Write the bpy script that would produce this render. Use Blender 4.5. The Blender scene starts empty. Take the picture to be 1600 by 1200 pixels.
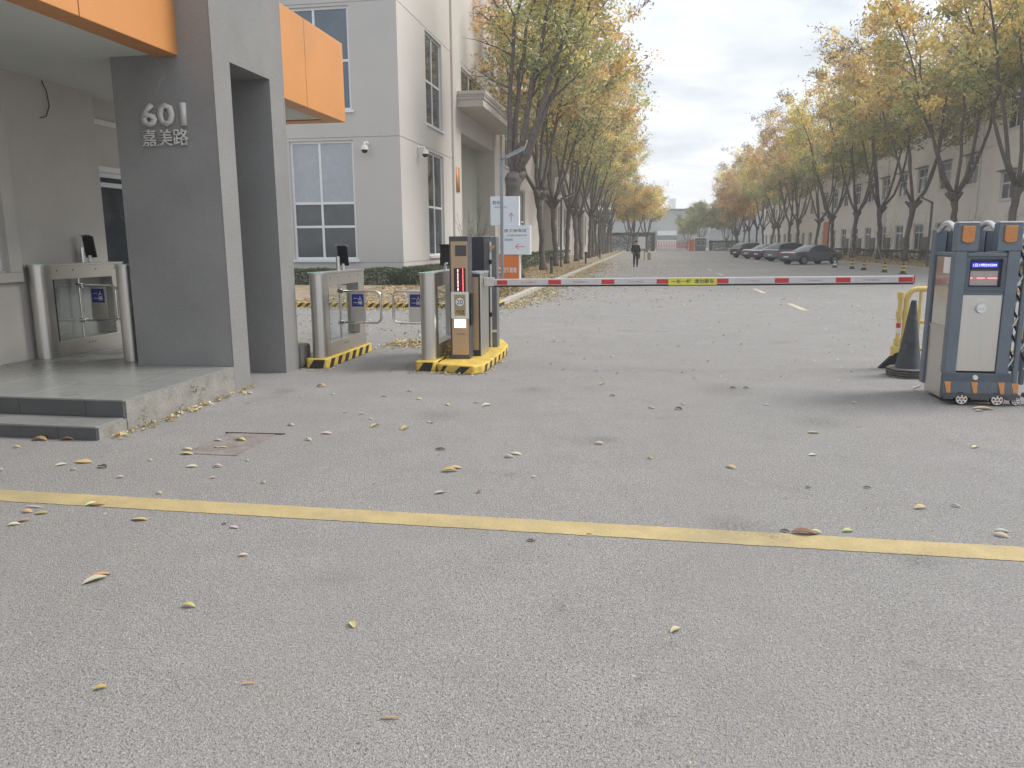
import bpy, bmesh, math, random
import numpy as np
from mathutils import Vector, Matrix

random.seed(7)
R = math.radians
S = bpy.context.scene
COL = S.collection

# ---------------------------------------------------------------- camera
PITCH, YAW, ROLL = R(10.39), R(9.77), R(0.3)
fw = Vector((-math.sin(YAW)*math.cos(PITCH), math.cos(YAW)*math.cos(PITCH), -math.sin(PITCH)))
rt = Vector((math.cos(YAW), math.sin(YAW), 0))
up = rt.cross(fw)
rt, up = rt*math.cos(ROLL) - up*math.sin(ROLL), up*math.cos(ROLL) + rt*math.sin(ROLL)
camd = bpy.data.cameras.new('camera')
camd.sensor_width = 36.0
camd.lens = 27.0
camd.clip_start = 0.05
camd.clip_end = 6000
cam = bpy.data.objects.new('camera', camd)
COL.objects.link(cam)
m = Matrix((rt, up, -fw)).transposed().to_4x4()
m.translation = Vector((0, 0, 1.6))
cam.matrix_world = m
S.camera = cam

# ---------------------------------------------------------------- world, sun, exposure
SUN_EL, SUN_AZ = R(46), R(72)            # azimuth from +Y towards +X
W = bpy.data.worlds.new('World')
S.world = W
W.use_nodes = True
nt = W.node_tree
nt.nodes.clear()
wo = nt.nodes.new('ShaderNodeOutputWorld')
bg = nt.nodes.new('ShaderNodeBackground')
sky = nt.nodes.new('ShaderNodeTexSky')
sky.sky_type = 'NISHITA'
sky.sun_disc = False
sky.sun_elevation = SUN_EL
sky.sun_rotation = SUN_AZ
sky.air_density = 1.0
sky.dust_density = 2.5
tc = nt.nodes.new('ShaderNodeTexCoord')
# a cloud deck: the view direction is carried to a flat layer overhead, so clouds flatten towards the horizon
sep = nt.nodes.new('ShaderNodeSeparateXYZ')
nt.links.new(tc.outputs['Generated'], sep.inputs[0])
def wmath(op, a, b=None):
    n = nt.nodes.new('ShaderNodeMath'); n.operation = op
    for i, v in enumerate((a, b)):
        if v is None: continue
        if isinstance(v, (int, float)): n.inputs[i].default_value = v
        else: nt.links.new(v, n.inputs[i])
    return n.outputs[0]
zc = wmath('ADD', wmath('MAXIMUM', sep.outputs[2], 0.0), 0.12)
cmb = nt.nodes.new('ShaderNodeCombineXYZ')
nt.links.new(wmath('DIVIDE', sep.outputs[0], zc), cmb.inputs[0])
nt.links.new(wmath('DIVIDE', sep.outputs[1], zc), cmb.inputs[1])
n1 = nt.nodes.new('ShaderNodeTexNoise')
n1.inputs['Scale'].default_value = 1.3
n1.inputs['Detail'].default_value = 7
n1.inputs['Roughness'].default_value = 0.55
nt.links.new(cmb.outputs[0], n1.inputs['Vector'])
ramp = nt.nodes.new('ShaderNodeValToRGB')
ramp.color_ramp.elements[0].position = 0.37
ramp.color_ramp.elements[0].color = (0.52, 0.575, 0.625, 1)
ramp.color_ramp.elements[1].position = 0.64
ramp.color_ramp.elements[1].color = (0.93, 0.945, 0.96, 1)
nt.links.new(n1.outputs['Fac'], ramp.inputs[0])
sc10 = nt.nodes.new('ShaderNodeVectorMath'); sc10.operation = 'SCALE'
nt.links.new(ramp.outputs[0], sc10.inputs[0])
sc10.inputs['Scale'].default_value = 6.15
mx = nt.nodes.new('ShaderNodeMix'); mx.data_type = 'RGBA'
mx.inputs[0].default_value = 0.94
nt.links.new(sky.outputs[0], mx.inputs[6])
nt.links.new(sc10.outputs[0], mx.inputs[7])
nt.links.new(mx.outputs[2], bg.inputs['Color'])
bg.inputs['Strength'].default_value = 0.10
nt.links.new(bg.outputs[0], wo.inputs[0])

sund = bpy.data.lights.new('sun', 'SUN')
sund.energy = 1.5
sund.angle = R(24)
sund.color = (1.0, 0.96, 0.9)
suno = bpy.data.objects.new('sun', sund)
COL.objects.link(suno)
sd = Vector((math.sin(SUN_AZ)*math.cos(SUN_EL), math.cos(SUN_AZ)*math.cos(SUN_EL), math.sin(SUN_EL)))
suno.rotation_euler = (-sd).to_track_quat('-Z', 'Y').to_euler()

vs = S.view_settings
vs.view_transform = 'Standard'
vs.look = 'None'
vs.exposure = 1.2
vs.gamma = 1.0
vs.use_curve_mapping = False
S.cycles.max_bounces = 8
S.cycles.volume_bounces = 1
S.cycles.use_denoising = True
S.cycles.caustics_reflective = False
S.cycles.caustics_refractive = False

# ---------------------------------------------------------------- materials
def new_mat(name):
    mt = bpy.data.materials.new(name); mt.use_nodes = True
    nt = mt.node_tree
    return mt, nt, nt.nodes['Principled BSDF']

def nod(nt, typ, **kw):
    n = nt.nodes.new(typ)
    for k, v in kw.items():
        if k in n.inputs: n.inputs[k].default_value = v
        else: setattr(n, k, v)
    return n

def pos(nt):
    return nod(nt, 'ShaderNodeNewGeometry').outputs['Position']

def mixc(nt, f, a, b, mode='MIX'):
    n = nt.nodes.new('ShaderNodeMix'); n.data_type = 'RGBA'; n.blend_type = mode
    for i, v in ((0, f), (6, a), (7, b)):
        if isinstance(v, (int, float)): n.inputs[i].default_value = v
        elif isinstance(v, tuple): n.inputs[i].default_value = v if len(v) == 4 else v + (1,)
        else: nt.links.new(v, n.inputs[i])
    return n.outputs[2]

def mapr(nt, v, a, b, c=0.0, d=1.0):
    n = nt.nodes.new('ShaderNodeMapRange')
    nt.links.new(v, n.inputs[0])
    for i, x in enumerate((a, b, c, d)): n.inputs[i+1].default_value = x
    return n.outputs[0]

def noise(nt, scale, detail=4, rough=.55, vec=None):
    n = nod(nt, 'ShaderNodeTexNoise', Scale=scale, Detail=detail, Roughness=rough)
    nt.links.new(vec if vec is not None else pos(nt), n.inputs['Vector'])
    return n.outputs['Fac']

def bump(nt, h, strength, dist, bsdf):
    b = nod(nt, 'ShaderNodeBump', Strength=strength, Distance=dist)
    nt.links.new(h, b.inputs['Height'])
    nt.links.new(b.outputs[0], bsdf.inputs['Normal'])

def M(name, c, rough=.6, metal=0., var=.1, vs=3., bs=0., bscale=60., bd=.004, fine=0., fs=80., spec=.5, dirt=None, coat=0.):
    """base colour with soft mottling (var), fine speckle (fine) and a bump (bs)"""
    mt, nt, b = new_mat(name)
    c = tuple(c)
    lo = tuple(x*(1-var) for x in c); hi = tuple(min(1, x*(1+var)) for x in c)
    out = mixc(nt, mapr(nt, noise(nt, vs, 5), .3, .7), lo, hi)
    if fine:
        f = mapr(nt, noise(nt, fs, 2), .3, .7, 1-fine, 1+fine)
        cm = nt.nodes.new('ShaderNodeVectorMath'); cm.operation = 'SCALE'
        nt.links.new(out, cm.inputs[0]); nt.links.new(f, cm.inputs['Scale'])
        out = cm.outputs[0]
    if dirt:
        out = mixc(nt, mapr(nt, noise(nt, dirt[1], 6, .7), .52, .72, 0, dirt[2]), out, dirt[0])
    nt.links.new(out, b.inputs['Base Color'])
    b.inputs['Roughness'].default_value = rough
    b.inputs['Metallic'].default_value = metal
    b.inputs['Specular IOR Level'].default_value = spec
    if coat: b.inputs['Coat Weight'].default_value = coat; b.inputs['Coat Roughness'].default_value = .08
    if bs: bump(nt, noise(nt, bscale, 3), bs, bd, b)
    if rough < .6:
        r = mapr(nt, noise(nt, vs*2.3, 4), .3, .7, rough*.8, min(1, rough*1.25))
        nt.links.new(r, b.inputs['Roughness'])
    return mt

def emis(name, c, e):
    mt, nt, b = new_mat(name)
    b.inputs['Base Color'].default_value = c + (1,)
    b.inputs['Emission Color'].default_value = c + (1,)
    b.inputs['Emission Strength'].default_value = e
    return mt

STAINS = [(.55,4.32,.16),(.72,4.22,.10),(1.42,3.98,.12),(.02,2.66,.035),(.14,2.93,.03),(-.34,3.18,.035),(.04,2.42,.04),(1.05,2.95,.03),(1.7,3.05,.05),(-1.9,6.9,.2),(-.3,6.2,.12),(1.6,7.1,.22),(2.5,5.2,.1),(-2.6,3.1,.05),(-.9,5.1,.05),(.9,8.6,.3),(-1.2,8.3,.18),(.25,2.1,.03)]
def stains(nt, c, col=(.085, .08, .077), amt=.6):
    """oil spots and tyre scuffs at fixed places on the ground, edges broken by noise"""
    p = pos(nt)
    w = nod(nt, 'ShaderNodeTexNoise', Scale=9., Detail=6., Roughness=.75); nt.links.new(p, w.inputs['Vector'])
    off = nod(nt, 'ShaderNodeVectorMath', operation='MULTIPLY_ADD'); nt.links.new(w.outputs['Color'], off.inputs[0])
    off.inputs[1].default_value = (.22, .22, 0); nt.links.new(p, off.inputs[2])
    acc = None
    for x, y, r in STAINS:
        d = nod(nt, 'ShaderNodeVectorMath', operation='DISTANCE'); nt.links.new(off.outputs[0], d.inputs[0]); d.inputs[1].default_value = (x+.11, y+.11, 0)
        f = mapr(nt, d.outputs['Value'], r*.3, r*1.5, 1., 0.)
        if acc is None: acc = f
        else:
            mxn = nod(nt, 'ShaderNodeMath', operation='MAXIMUM'); nt.links.new(acc, mxn.inputs[0]); nt.links.new(f, mxn.inputs[1]); acc = mxn.outputs[0]
    g_ = nod(nt, 'ShaderNodeMath', operation='MULTIPLY'); nt.links.new(acc, g_.inputs[0])
    nt.links.new(mapr(nt, noise(nt, 45., 5, .8), .42, .62, 0., amt), g_.inputs[1])
    return mixc(nt, g_.outputs[0], c, col)

def asphalt():
    mt, nt, b = new_mat('asphalt')
    p = pos(nt)
    # hue drift over metres
    c = mixc(nt, mapr(nt, noise(nt, .45, 4), .35, .65), (.352, .346, .336), (.392, .374, .368))
    c = mixc(nt, mapr(nt, noise(nt, 2.2, 5, .65), .35, .7, 0, .6), c, (.282, .268, .262))
    c = mixc(nt, mapr(nt, noise(nt, .22, 3, .6), .42, .62, 0, .55), c, (.29, .288, .28))
    c = mixc(nt, mapr(nt, noise(nt, .9, 6, .7), .5, .68, 0, .4), c, (.405, .392, .39))
    # aggregate
    v = nod(nt, 'ShaderNodeTexVoronoi', Scale=150.); nt.links.new(p, v.inputs['Vector'])
    sepc = nod(nt, 'ShaderNodeSeparateColor'); nt.links.new(v.outputs['Color'], sepc.inputs[0])
    c = mixc(nt, mapr(nt, sepc.outputs[0], 0, 1, 0, .6), c, (.185, .176, .172))
    c = mixc(nt, mapr(nt, sepc.outputs[1], .86, 1., 0, .75), c, (.47, .45, .43))
    c = mixc(nt, mapr(nt, noise(nt, 80., 6, .85), .535, .59, 0, 1.), c, (.085, .08, .078))
    sx_ = nod(nt, 'ShaderNodeSeparateXYZ'); nt.links.new(p, sx_.inputs[0])      # polished wheel paths down the lane
    wv = nod(nt, 'ShaderNodeMath', operation='SINE'); ws_ = nod(nt, 'ShaderNodeMath', operation='MULTIPLY'); nt.links.new(sx_.outputs[0], ws_.inputs[0]); ws_.inputs[1].default_value = 3.6; nt.links.new(ws_.outputs[0], wv.inputs[0])
    wm = nod(nt, 'ShaderNodeMath', operation='MULTIPLY'); nt.links.new(mapr(nt, wv.outputs[0], .1, 1., 0., .5), wm.inputs[0]); nt.links.new(mapr(nt, noise(nt, .35, 4), .35, .65, 0., 1.), wm.inputs[1])
    c = mixc(nt, wm.outputs[0], c, (.27, .258, .252))
    # oil drops and scuffs with a shape of their own
    c = mixc(nt, mapr(nt, noise(nt, 7.5, 5, .7), .69, .73, 0, .8), c, (.055, .052, .05))
    c = mixc(nt, mapr(nt, noise(nt, 1.1, 2), .66, .78, 0, .35), c, (.11, .105, .1))
    c = stains(nt, c)
    nt.links.new(c, b.inputs['Base Color'])
    b.inputs['Roughness'].default_value = .88
    b.inputs['Specular IOR Level'].default_value = .3
    h = nod(nt, 'ShaderNodeMath', operation='ADD')
    nt.links.new(v.outputs['Distance'], h.inputs[0])
    nt.links.new(noise(nt, 70., 4, .7), h.inputs[1])
    bump(nt, h.outputs[0], .8, .007, b)
    return mt

def road_paint(name, c):
    mt, nt, b = new_mat(name)
    col = mixc(nt, mapr(nt, noise(nt, 6, 5), .3, .7), tuple(x*.82 for x in c), c)
    col = mixc(nt, mapr(nt, noise(nt, 70, 5, .8), .53, .64, 0, .6), col, (.2, .18, .14))
    col = mixc(nt, mapr(nt, noise(nt, 1.4, 5, .65), .5, .7, 0, .7), col, (.26, .225, .155))
    col = stains(nt, col, (.15, .13, .09), .85)
    nt.links.new(col, b.inputs['Base Color'])
    b.inputs['Roughness'].default_value = .75
    bump(nt, noise(nt, 90, 3), .4, .003, b)
    return mt

def striped(name, c1, c2, period, slope, axis=0):
    mt, nt, b = new_mat(name)
    p = pos(nt)
    s = nod(nt, 'ShaderNodeSeparateXYZ'); nt.links.new(p, s.inputs[0])
    a = nod(nt, 'ShaderNodeMath', operation='MULTIPLY_ADD'); nt.links.new(s.outputs[2], a.inputs[0])
    a.inputs[1].default_value = slope; nt.links.new(s.outputs[axis], a.inputs[2])
    d = nod(nt, 'ShaderNodeMath', operation='DIVIDE'); nt.links.new(a.outputs[0], d.inputs[0]); d.inputs[1].default_value = period
    f = nod(nt, 'ShaderNodeMath', operation='FRACT'); nt.links.new(d.outputs[0], f.inputs[0])
    col = mixc(nt, mapr(nt, f.outputs[0], .48, .52), c1, c2)
    col = mixc(nt, mapr(nt, noise(nt, 12, 5, .7), .5, .7, 0, .5), col, (.22, .19, .14))
    nt.links.new(col, b.inputs['Base Color'])
    b.inputs['Roughness'].default_value = .7
    return mt

def leafmat(name, trans=.35, vary=0.):
    mt, nt, b = new_mat(name)
    at = nod(nt, 'ShaderNodeVertexColor'); at.layer_name = 'Col'
    oi = nod(nt, 'ShaderNodeObjectInfo')          # each tree a little greener or redder than the next
    hs = nod(nt, 'ShaderNodeHueSaturation'); nt.links.new(at.outputs[0], hs.inputs['Color'])
    nt.links.new(mapr(nt, oi.outputs['Random'], 0, 1, .5-vary, .5+vary*.8), hs.inputs['Hue'])
    nt.links.new(mapr(nt, oi.outputs['Random'], 0, 1, 1.0, 1.0+vary*4), hs.inputs['Value'])
    hs.inputs['Saturation'].default_value = .9
    col = hs.outputs[0]
    nt.links.new(col, b.inputs['Base Color'])
    b.inputs['Roughness'].default_value = .6
    b.inputs['Specular IOR Level'].default_value = .25
    tr = nod(nt, 'ShaderNodeBsdfTranslucent'); nt.links.new(col, tr.inputs['Color'])
    ms = nod(nt, 'ShaderNodeMixShader'); ms.inputs[0].default_value = trans
    nt.links.new(b.outputs[0], ms.inputs[1]); nt.links.new(tr.outputs[0], ms.inputs[2])
    nt.links.new(ms.outputs[0], nt.nodes['Material Output'].inputs['Surface'])
    return mt

def steel(name, c=(.62, .6, .57), rough=.32, sx=1.5, sz=90.):
    """brushed stainless: grain runs along Y/Z in fine streaks"""
    mt, nt, b = new_mat(name)
    mp = nod(nt, 'ShaderNodeMapping'); mp.inputs['Scale'].default_value = (sz, sz, sx)
    nt.links.new(pos(nt), mp.inputs['Vector'])
    g = noise(nt, 3.0, 3, .6, mp.outputs[0])
    nt.links.new(mixc(nt, mapr(nt, g, .3, .7), tuple(x*.88 for x in c), c), b.inputs['Base Color'])
    nt.links.new(mapr(nt, g, .3, .7, rough*.85, rough*1.3), b.inputs['Roughness'])
    b.inputs['Metallic'].default_value = 1.
    return mt

def glass(name, tint=(.9, .93, .93), rough=.02):
    mt, nt, b = new_mat(name)
    gl = nod(nt, 'ShaderNodeBsdfGlossy', Roughness=rough)
    tr = nod(nt, 'ShaderNodeBsdfTransparent'); tr.inputs['Color'].default_value = tint + (1,)
    ms = nod(nt, 'ShaderNodeMixShader')
    ms.inputs[0].default_value = .09; nt.links.new(tr.outputs[0], ms.inputs[1]); nt.links.new(gl.outputs[0], ms.inputs[2])
    nt.links.new(ms.outputs[0], nt.nodes['Material Output'].inputs['Surface'])
    return mt

m_asph = asphalt()
m_yline = road_paint('yellow_road_paint', (.48, .378, .185))
m_wline = road_paint('faded_road_paint', (.58, .52, .36))
m_soil = M('verge_soil', (.29, .235, .17), .95, var=.3, vs=2., bs=.6, bscale=25, bd=.02, fine=.35, fs=40, spec=.2, dirt=((.36, .28, .15), 3., .6))
m_kerb = M('kerb_concrete', (.42, .39, .35), .85, var=.15, vs=4, bs=.3, bscale=90, fine=.12, dirt=((.2, .18, .14), 5., .5))
m_kerbstripe = striped('kerb_hazard_paint', (.60, .40, .05), (.03, .03, .03), .19, -1.0)
m_stucco = M('light_grey_stucco', (.235, .233, .23), .9, var=.06, vs=1.5, bs=.8, bscale=75, bd=.008, fine=.10, fs=120, spec=.25, dirt=((.20, .195, .185), 2.2, .5))
m_darkgrey = M('dark_grey_stucco', (.262, .262, .264), .88, var=.1, vs=1.2, bs=.7, bscale=75, bd=.006, fine=.12, fs=110, spec=.25, dirt=((.29, .285, .28), 1.6, .45))
m_wallgrey = M('warm_grey_render', (.54, .51, .475), .9, var=.06, vs=1.1, bs=.5, bscale=85, bd=.005, fine=.08, fs=130, spec=.25, dirt=((.46, .43, .40), 1.5, .35))
m_ceil = M('ceiling_paint', (.60, .62, .595), .9, var=.04, vs=.8, spec=.2)
m_orange = M('orange_metal_panel', (.58, .255, .085), .38, var=.05, vs=.9, spec=.5, fine=.02, fs=40, dirt=((.47, .23, .10), 1.4, .4))
m_tile = M('dark_floor_tile', (.235, .24, .232), .30, var=.08, vs=1.2, fine=.05, fs=60, dirt=((.29, .29, .28), 1.2, .3))
m_riser = M('riser_stone', (.085, .092, .096), .4, var=.1, vs=3, fine=.06, fs=70, dirt=((.14, .145, .145), 3., .3))
m_conc = M('worn_concrete', (.25, .238, .218), .92, var=.15, vs=5, bs=.7, bscale=30, bd=.01, fine=.12, fs=60, dirt=((.14, .125, .1), 4.5, .75))
m_letter = M('cast_letter_metal', (.56, .545, .53), .5, var=.05, vs=8)
m_steel = steel('brushed_stainless')
m_steel2 = steel('satin_stainless_sheet', (.66, .63, .59), .38)
m_mirror = steel('polished_stainless_sheet', (.66, .63, .59), .14)
m_chrome = M('polished_tube_steel', (.75, .74, .73), .16, 1., var=.05, vs=20)
m_yellow = M('hazard_yellow', (.66, .46, .085), .6, var=.16, vs=9, dirt=((.33, .25, .12), 6., .65))
m_black = M('hazard_black', (.025, .025, .025), .6, var=.3, vs=12, dirt=((.12, .1, .07), 7., .5))
m_blue = M('blue_sign_print', (.02, .025, .22), .4, var=.06, vs=20)
m_arm = M('arm_white_coating', (.58, .58, .585), .5, var=.06, vs=6, dirt=((.42, .41, .40), 5., .35))
m_white = M('white_paint', (.74, .74, .73), .5, var=.04, vs=10)
m_red = M('signal_red_print', (.56, .045, .05), .45, var=.08, vs=20)
m_bronze = M('bronze_sheet', (.50, .36, .235), .42, .25, var=.06, vs=4)
m_charc = M('charcoal_metal', (.085, .085, .092), .5, .2, var=.08, vs=6)
m_navy = M('dark_blue_metal', (.035, .042, .06), .5, .2, var=.08, vs=5)
m_midgrey = M('mid_grey_metal', (.17, .172, .18), .5, .2, var=.08, vs=5)
m_gate = M('slate_blue_gate_paint', (.135, .165, .205), .42, .1, var=.08, vs=4, dirt=((.2, .2, .2), 9., .25))
m_gate2 = M('slate_blue_gate_plastic', (.085, .105, .135), .5, var=.08, vs=5, dirt=((.2, .19, .17), 9., .35))
m_silver = M('silver_trim', (.6, .62, .64), .3, .7, var=.06, vs=8)
m_amber = M('amber_reflector', (.52, .22, .07), .35, var=.14, vs=40)
m_rubber = M('black_rubber', (.022, .022, .023), .8, var=.3, vs=15)
m_cone = M('faded_dark_cone', (.062, .070, .078), .7, var=.2, vs=6, dirt=((.2, .19, .17), 8., .45))
m_conebase = M('dusty_cone_base', (.14, .135, .125), .85, var=.25, vs=12)
m_yplast = M('yellow_plastic', (.70, .53, .18), .5, var=.1, vs=6, dirt=((.4, .3, .12), 6., .4))
m_led = M('led_matrix_off', (.07, .02, .022), .3, var=.2, vs=60)
m_ledtxt = emis('led_red_lit', (1., .12, .14), 1.3)
m_ledwht = emis('led_pink_lit', (1., .7, .72), 1.0)
m_lit = emis('lit_keypad', (.95, .96, 1.), 1.15)
m_lcd = emis('blue_display_lit', (.03, .03, .5), .45)
m_lcdtxt = emis('display_text_lit', (.6, .62, 1.), .8)
m_lcd2 = M('grey_display', (.40, .34, .33), .35, var=.06, vs=20)
m_screen = M('black_screen', (.014, .015, .019), .35, var=.2, vs=5, spec=.3)
m_green = emis('green_indicator', (.3, .5, .44), .08)
m_bldg = M('panel_render_lit_tone', (.56, .533, .505), .85, var=.035, vs=.5, fine=.02, fs=30, spec=.25, dirt=((.50, .465, .425), .35, .4))  # lit copy of the wall paint: sunlit side warmth put into the colour
m_bldgF = M('panel_render_shade_tone', (.50, .485, .475), .85, var=.035, vs=.5, fine=.02, fs=30, spec=.25, dirt=((.43, .42, .415), .35, .4))  # same wall paint, front face's shade put in as a darker, cooler colour
m_bldgR = M('pale_grey_render', (.80, .77, .75), .88, var=.05, vs=.4, fine=.03, fs=20, spec=.2, dirt=((.72, .69, .67), .3, .5))
m_recess = M('groove_shadow_joint', (.16, .15, .14), .9)
m_door = M('pale_green_door', (.36, .37, .335), .6, var=.05, vs=.8)
m_wframe = M('white_window_frame', (.70, .72, .75), .45, var=.04, vs=6)
m_pane = M('dark_window_glass', (.035, .045, .055), .06, var=.35, vs=1.2, spec=.8)
m_pane2 = M('blue_blind_glass', (.10, .135, .175), .10, var=.12, vs=1.2, spec=.6)
m_pane3 = M('frosted_window_glass', (.36, .385, .44), .25, var=.06, vs=2.5, spec=.5)
m_bark = M('grey_bark', (.135, .118, .11), .95, var=.3, vs=6, bs=.8, bscale=30, bd=.02, fine=.2, fs=50, spec=.15)
m_leaf = leafmat('autumn_leaves', .5, .03)
m_hedge = leafmat('hedge_leaves', .2)
m_fallen = leafmat('fallen_leaves', .1)
m_lamp = M('grey_lamp_metal', (.22, .25, .29), .5, .3, var=.08, vs=5)
m_dlamp = M('dark_lamp_metal', (.09, .085, .085), .55, .3, var=.1, vs=5)
m_sign = M('sign_white_panel', (.64, .69, .76), .4, var=.03, vs=2)
m_orsign = M('sign_orange_panel', (.62, .17, .03), .45, var=.06, vs=3)
m_ink = M('sign_dark_print', (.06, .07, .10), .5)
m_rust = M('rusty_cover', (.24, .21, .20), .75, .15, var=.25, vs=6, bs=.5, bscale=50, fine=.2, fs=60)
m_clear = glass('clear_panel_glass')
m_farw = M('far_building_render', (.36, .38, .38), .9, var=.06, vs=.15)
m_roof = M('grey_roof', (.19, .195, .2), .8, var=.1, vs=.5)
m_tower = M('pale_blue_tower', (.32, .40, .46), .8, var=.05, vs=.1)
m_skin = M('skin', (.45, .28, .2), .6)
m_cloth = M('black_jacket', (.02, .021, .024), .85, var=.3, vs=8)
m_trous = M('black_trousers', (.022, .022, .026), .85, var=.3, vs=8)
m_hair = M('black_hair', (.012, .011, .011), .6)

# pale lime run on the dark pillar face, below the canopy corner
def lime_run(mt):
    nt = mt.node_tree; b = nt.nodes['Principled BSDF']
    src = b.inputs['Base Color'].links[0].from_socket
    s = nod(nt, 'ShaderNodeSeparateXYZ'); nt.links.new(pos(nt), s.inputs[0])
    w = mapr(nt, noise(nt, 5., 3), .3, .7, -.10, .10)
    a = nod(nt, 'ShaderNodeMath', operation='ADD'); nt.links.new(s.outputs[0], a.inputs[0]); nt.links.new(w, a.inputs[1])
    d = nod(nt, 'ShaderNodeMath', operation='SUBTRACT'); nt.links.new(a.outputs[0], d.inputs[0]); d.inputs[1].default_value = -5.06
    ab = nod(nt, 'ShaderNodeMath', operation='ABSOLUTE'); nt.links.new(d.outputs[0], ab.inputs[0])
    f1 = mapr(nt, ab.outputs[0], .012, .035, 1., 0.)
    f2 = mapr(nt, s.outputs[2], 3.05, 3.25, 0., 1.)
    m1 = nod(nt, 'ShaderNodeMath', operation='MULTIPLY'); nt.links.new(f1, m1.inputs[0]); nt.links.new(f2, m1.inputs[1])
    m2 = nod(nt, 'ShaderNodeMath', operation='MULTIPLY'); nt.links.new(m1.outputs[0], m2.inputs[0]); nt.links.new(mapr(nt, noise(nt, 14., 4), .35, .6, .0, .55), m2.inputs[1])
    nt.links.new(mixc(nt, m2.outputs[0], src, (.38, .375, .36)), b.inputs['Base Color'])
lime_run(m_darkgrey)
# ---------------------------------------------------------------- helpers
def base_of(o):
    v = Vector((0, 0, 0))
    while o is not None:
        v += o.location; o = o.parent
    return v

class MB:
    def __init__(s): s.v = []; s.f = []
    def box(s, x0, x1, y0, y1, z0, z1):
        n = len(s.v)
        s.v += [(x0,y0,z0),(x1,y0,z0),(x1,y1,z0),(x0,y1,z0),(x0,y0,z1),(x1,y0,z1),(x1,y1,z1),(x0,y1,z1)]
        s.f += [tuple(n+i for i in q) for q in ((3,2,1,0),(4,5,6,7),(0,1,5,4),(1,2,6,5),(2,3,7,6),(3,0,4,7))]
        return s
    def quad(s, *p):
        n = len(s.v); s.v += [tuple(q) for q in p]; s.f.append(tuple(range(n, n+len(p)))); return s
    def prism(s, pts, ax):
        """closed polygon pts (3D, planar) pushed along vector ax"""
        n = len(s.v); k = len(pts)
        s.v += [tuple(p) for p in pts] + [tuple(Vector(p)+Vector(ax)) for p in pts]
        s.f.append(tuple(n+i for i in reversed(range(k)))); s.f.append(tuple(n+k+i for i in range(k)))
        for i in range(k):
            j = (i+1) % k; s.f.append((n+i, n+j, n+k+j, n+k+i))
        return s
    def tube(s, pts, r, n=8, cap=True):
        pts = [Vector(p) for p in pts]
        rs = r if isinstance(r, (list, tuple)) else [r]*len(pts)
        b = len(s.v); ref = None
        for i, p in enumerate(pts):
            d = (pts[min(i+1, len(pts)-1)] - pts[max(i-1, 0)]).normalized()
            if ref is None:
                ref = Vector((0,0,1)) if abs(d.z) < .9 else Vector((1,0,0))
            u = (ref - d*ref.dot(d)).normalized(); w = d.cross(u); ref = u
            for k in range(n):
                a = 2*math.pi*k/n
                s.v.append(tuple(p + (u*math.cos(a) + w*math.sin(a))*rs[i]))
        for i in range(len(pts)-1):
            for k in range(n):
                k2 = (k+1) % n
                s.f.append((b+i*n+k, b+i*n+k2, b+(i+1)*n+k2, b+(i+1)*n+k))
        if cap:
            s.f.append(tuple(b+k for k in reversed(range(n))))
            s.f.append(tuple(b+(len(pts)-1)*n+k for k in range(n)))
        return s
    def cyl(s, p0, p1, r0, r1=None, n=16):
        return s.tube([p0, p1], [r0, r0 if r1 is None else r1], n)
    def lathe(s, c, prof, n=20):
        """prof: (radius, z) list about the vertical through c"""
        b = len(s.v)
        for r, z in prof:
            for k in range(n):
                a = 2*math.pi*k/n
                s.v.append((c[0]+r*math.cos(a), c[1]+r*math.sin(a), c[2]+z))
        for i in range(len(prof)-1):
            for k in range(n):
                k2 = (k+1) % n
                s.f.append((b+i*n+k, b+i*n+k2, b+(i+1)*n+k2, b+(i+1)*n+k))
        s.f.append(tuple(b+k for k in reversed(range(n))))
        s.f.append(tuple(b+(len(prof)-1)*n+k for k in range(n)))
        return s
    def build(s, name, mat, parent=None, smooth=False, bevel=0., local=False):
        me = bpy.data.meshes.new(name)
        vv = s.v
        if parent is not None and not local:
            o0 = base_of(parent); vv = [(x-o0.x, y-o0.y, z-o0.z) for x, y, z in s.v]
        me.from_pydata(vv, [], s.f)
        me.validate()
        me.materials.append(mat)
        if smooth:
            me.shade_smooth()
            me.set_sharp_from_angle(angle=R(40))
        o = bpy.data.objects.new(name, me)
        COL.objects.link(o)
        o.parent = parent
        if bevel:
            bv = o.modifiers.new('bevel', 'BEVEL'); bv.width = bevel; bv.segments = 2; bv.limit_method = 'ANGLE'
        return o

def box(name, mat, parent, x0, x1, y0, y1, z0, z1, bevel=0., local=False):
    return MB().box(x0, x1, y0, y1, z0, z1).build(name, mat, parent, bevel=bevel, local=local)

def tag(o, label=None, cat=None, group=None, kind=None):
    if label: o['label'] = label
    if cat: o['category'] = cat
    if group: o['group'] = group
    if kind: o['kind'] = kind
    return o

def thing(name, label, cat, loc=(0,0,0), rz=0., group=None):
    o = bpy.data.objects.new(name, None)
    o.empty_display_size = .2
    COL.objects.link(o)
    o.location = loc; o.rotation_euler = (0, 0, rz)
    return tag(o, label, cat, group)

def struct(o): o['kind'] = 'structure'; return o

def copy_tree(o, parent=None):
    c = o.copy(); COL.objects.link(c); c.parent = parent
    for ch in list(o.children): copy_tree(ch, c)
    return c

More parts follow.
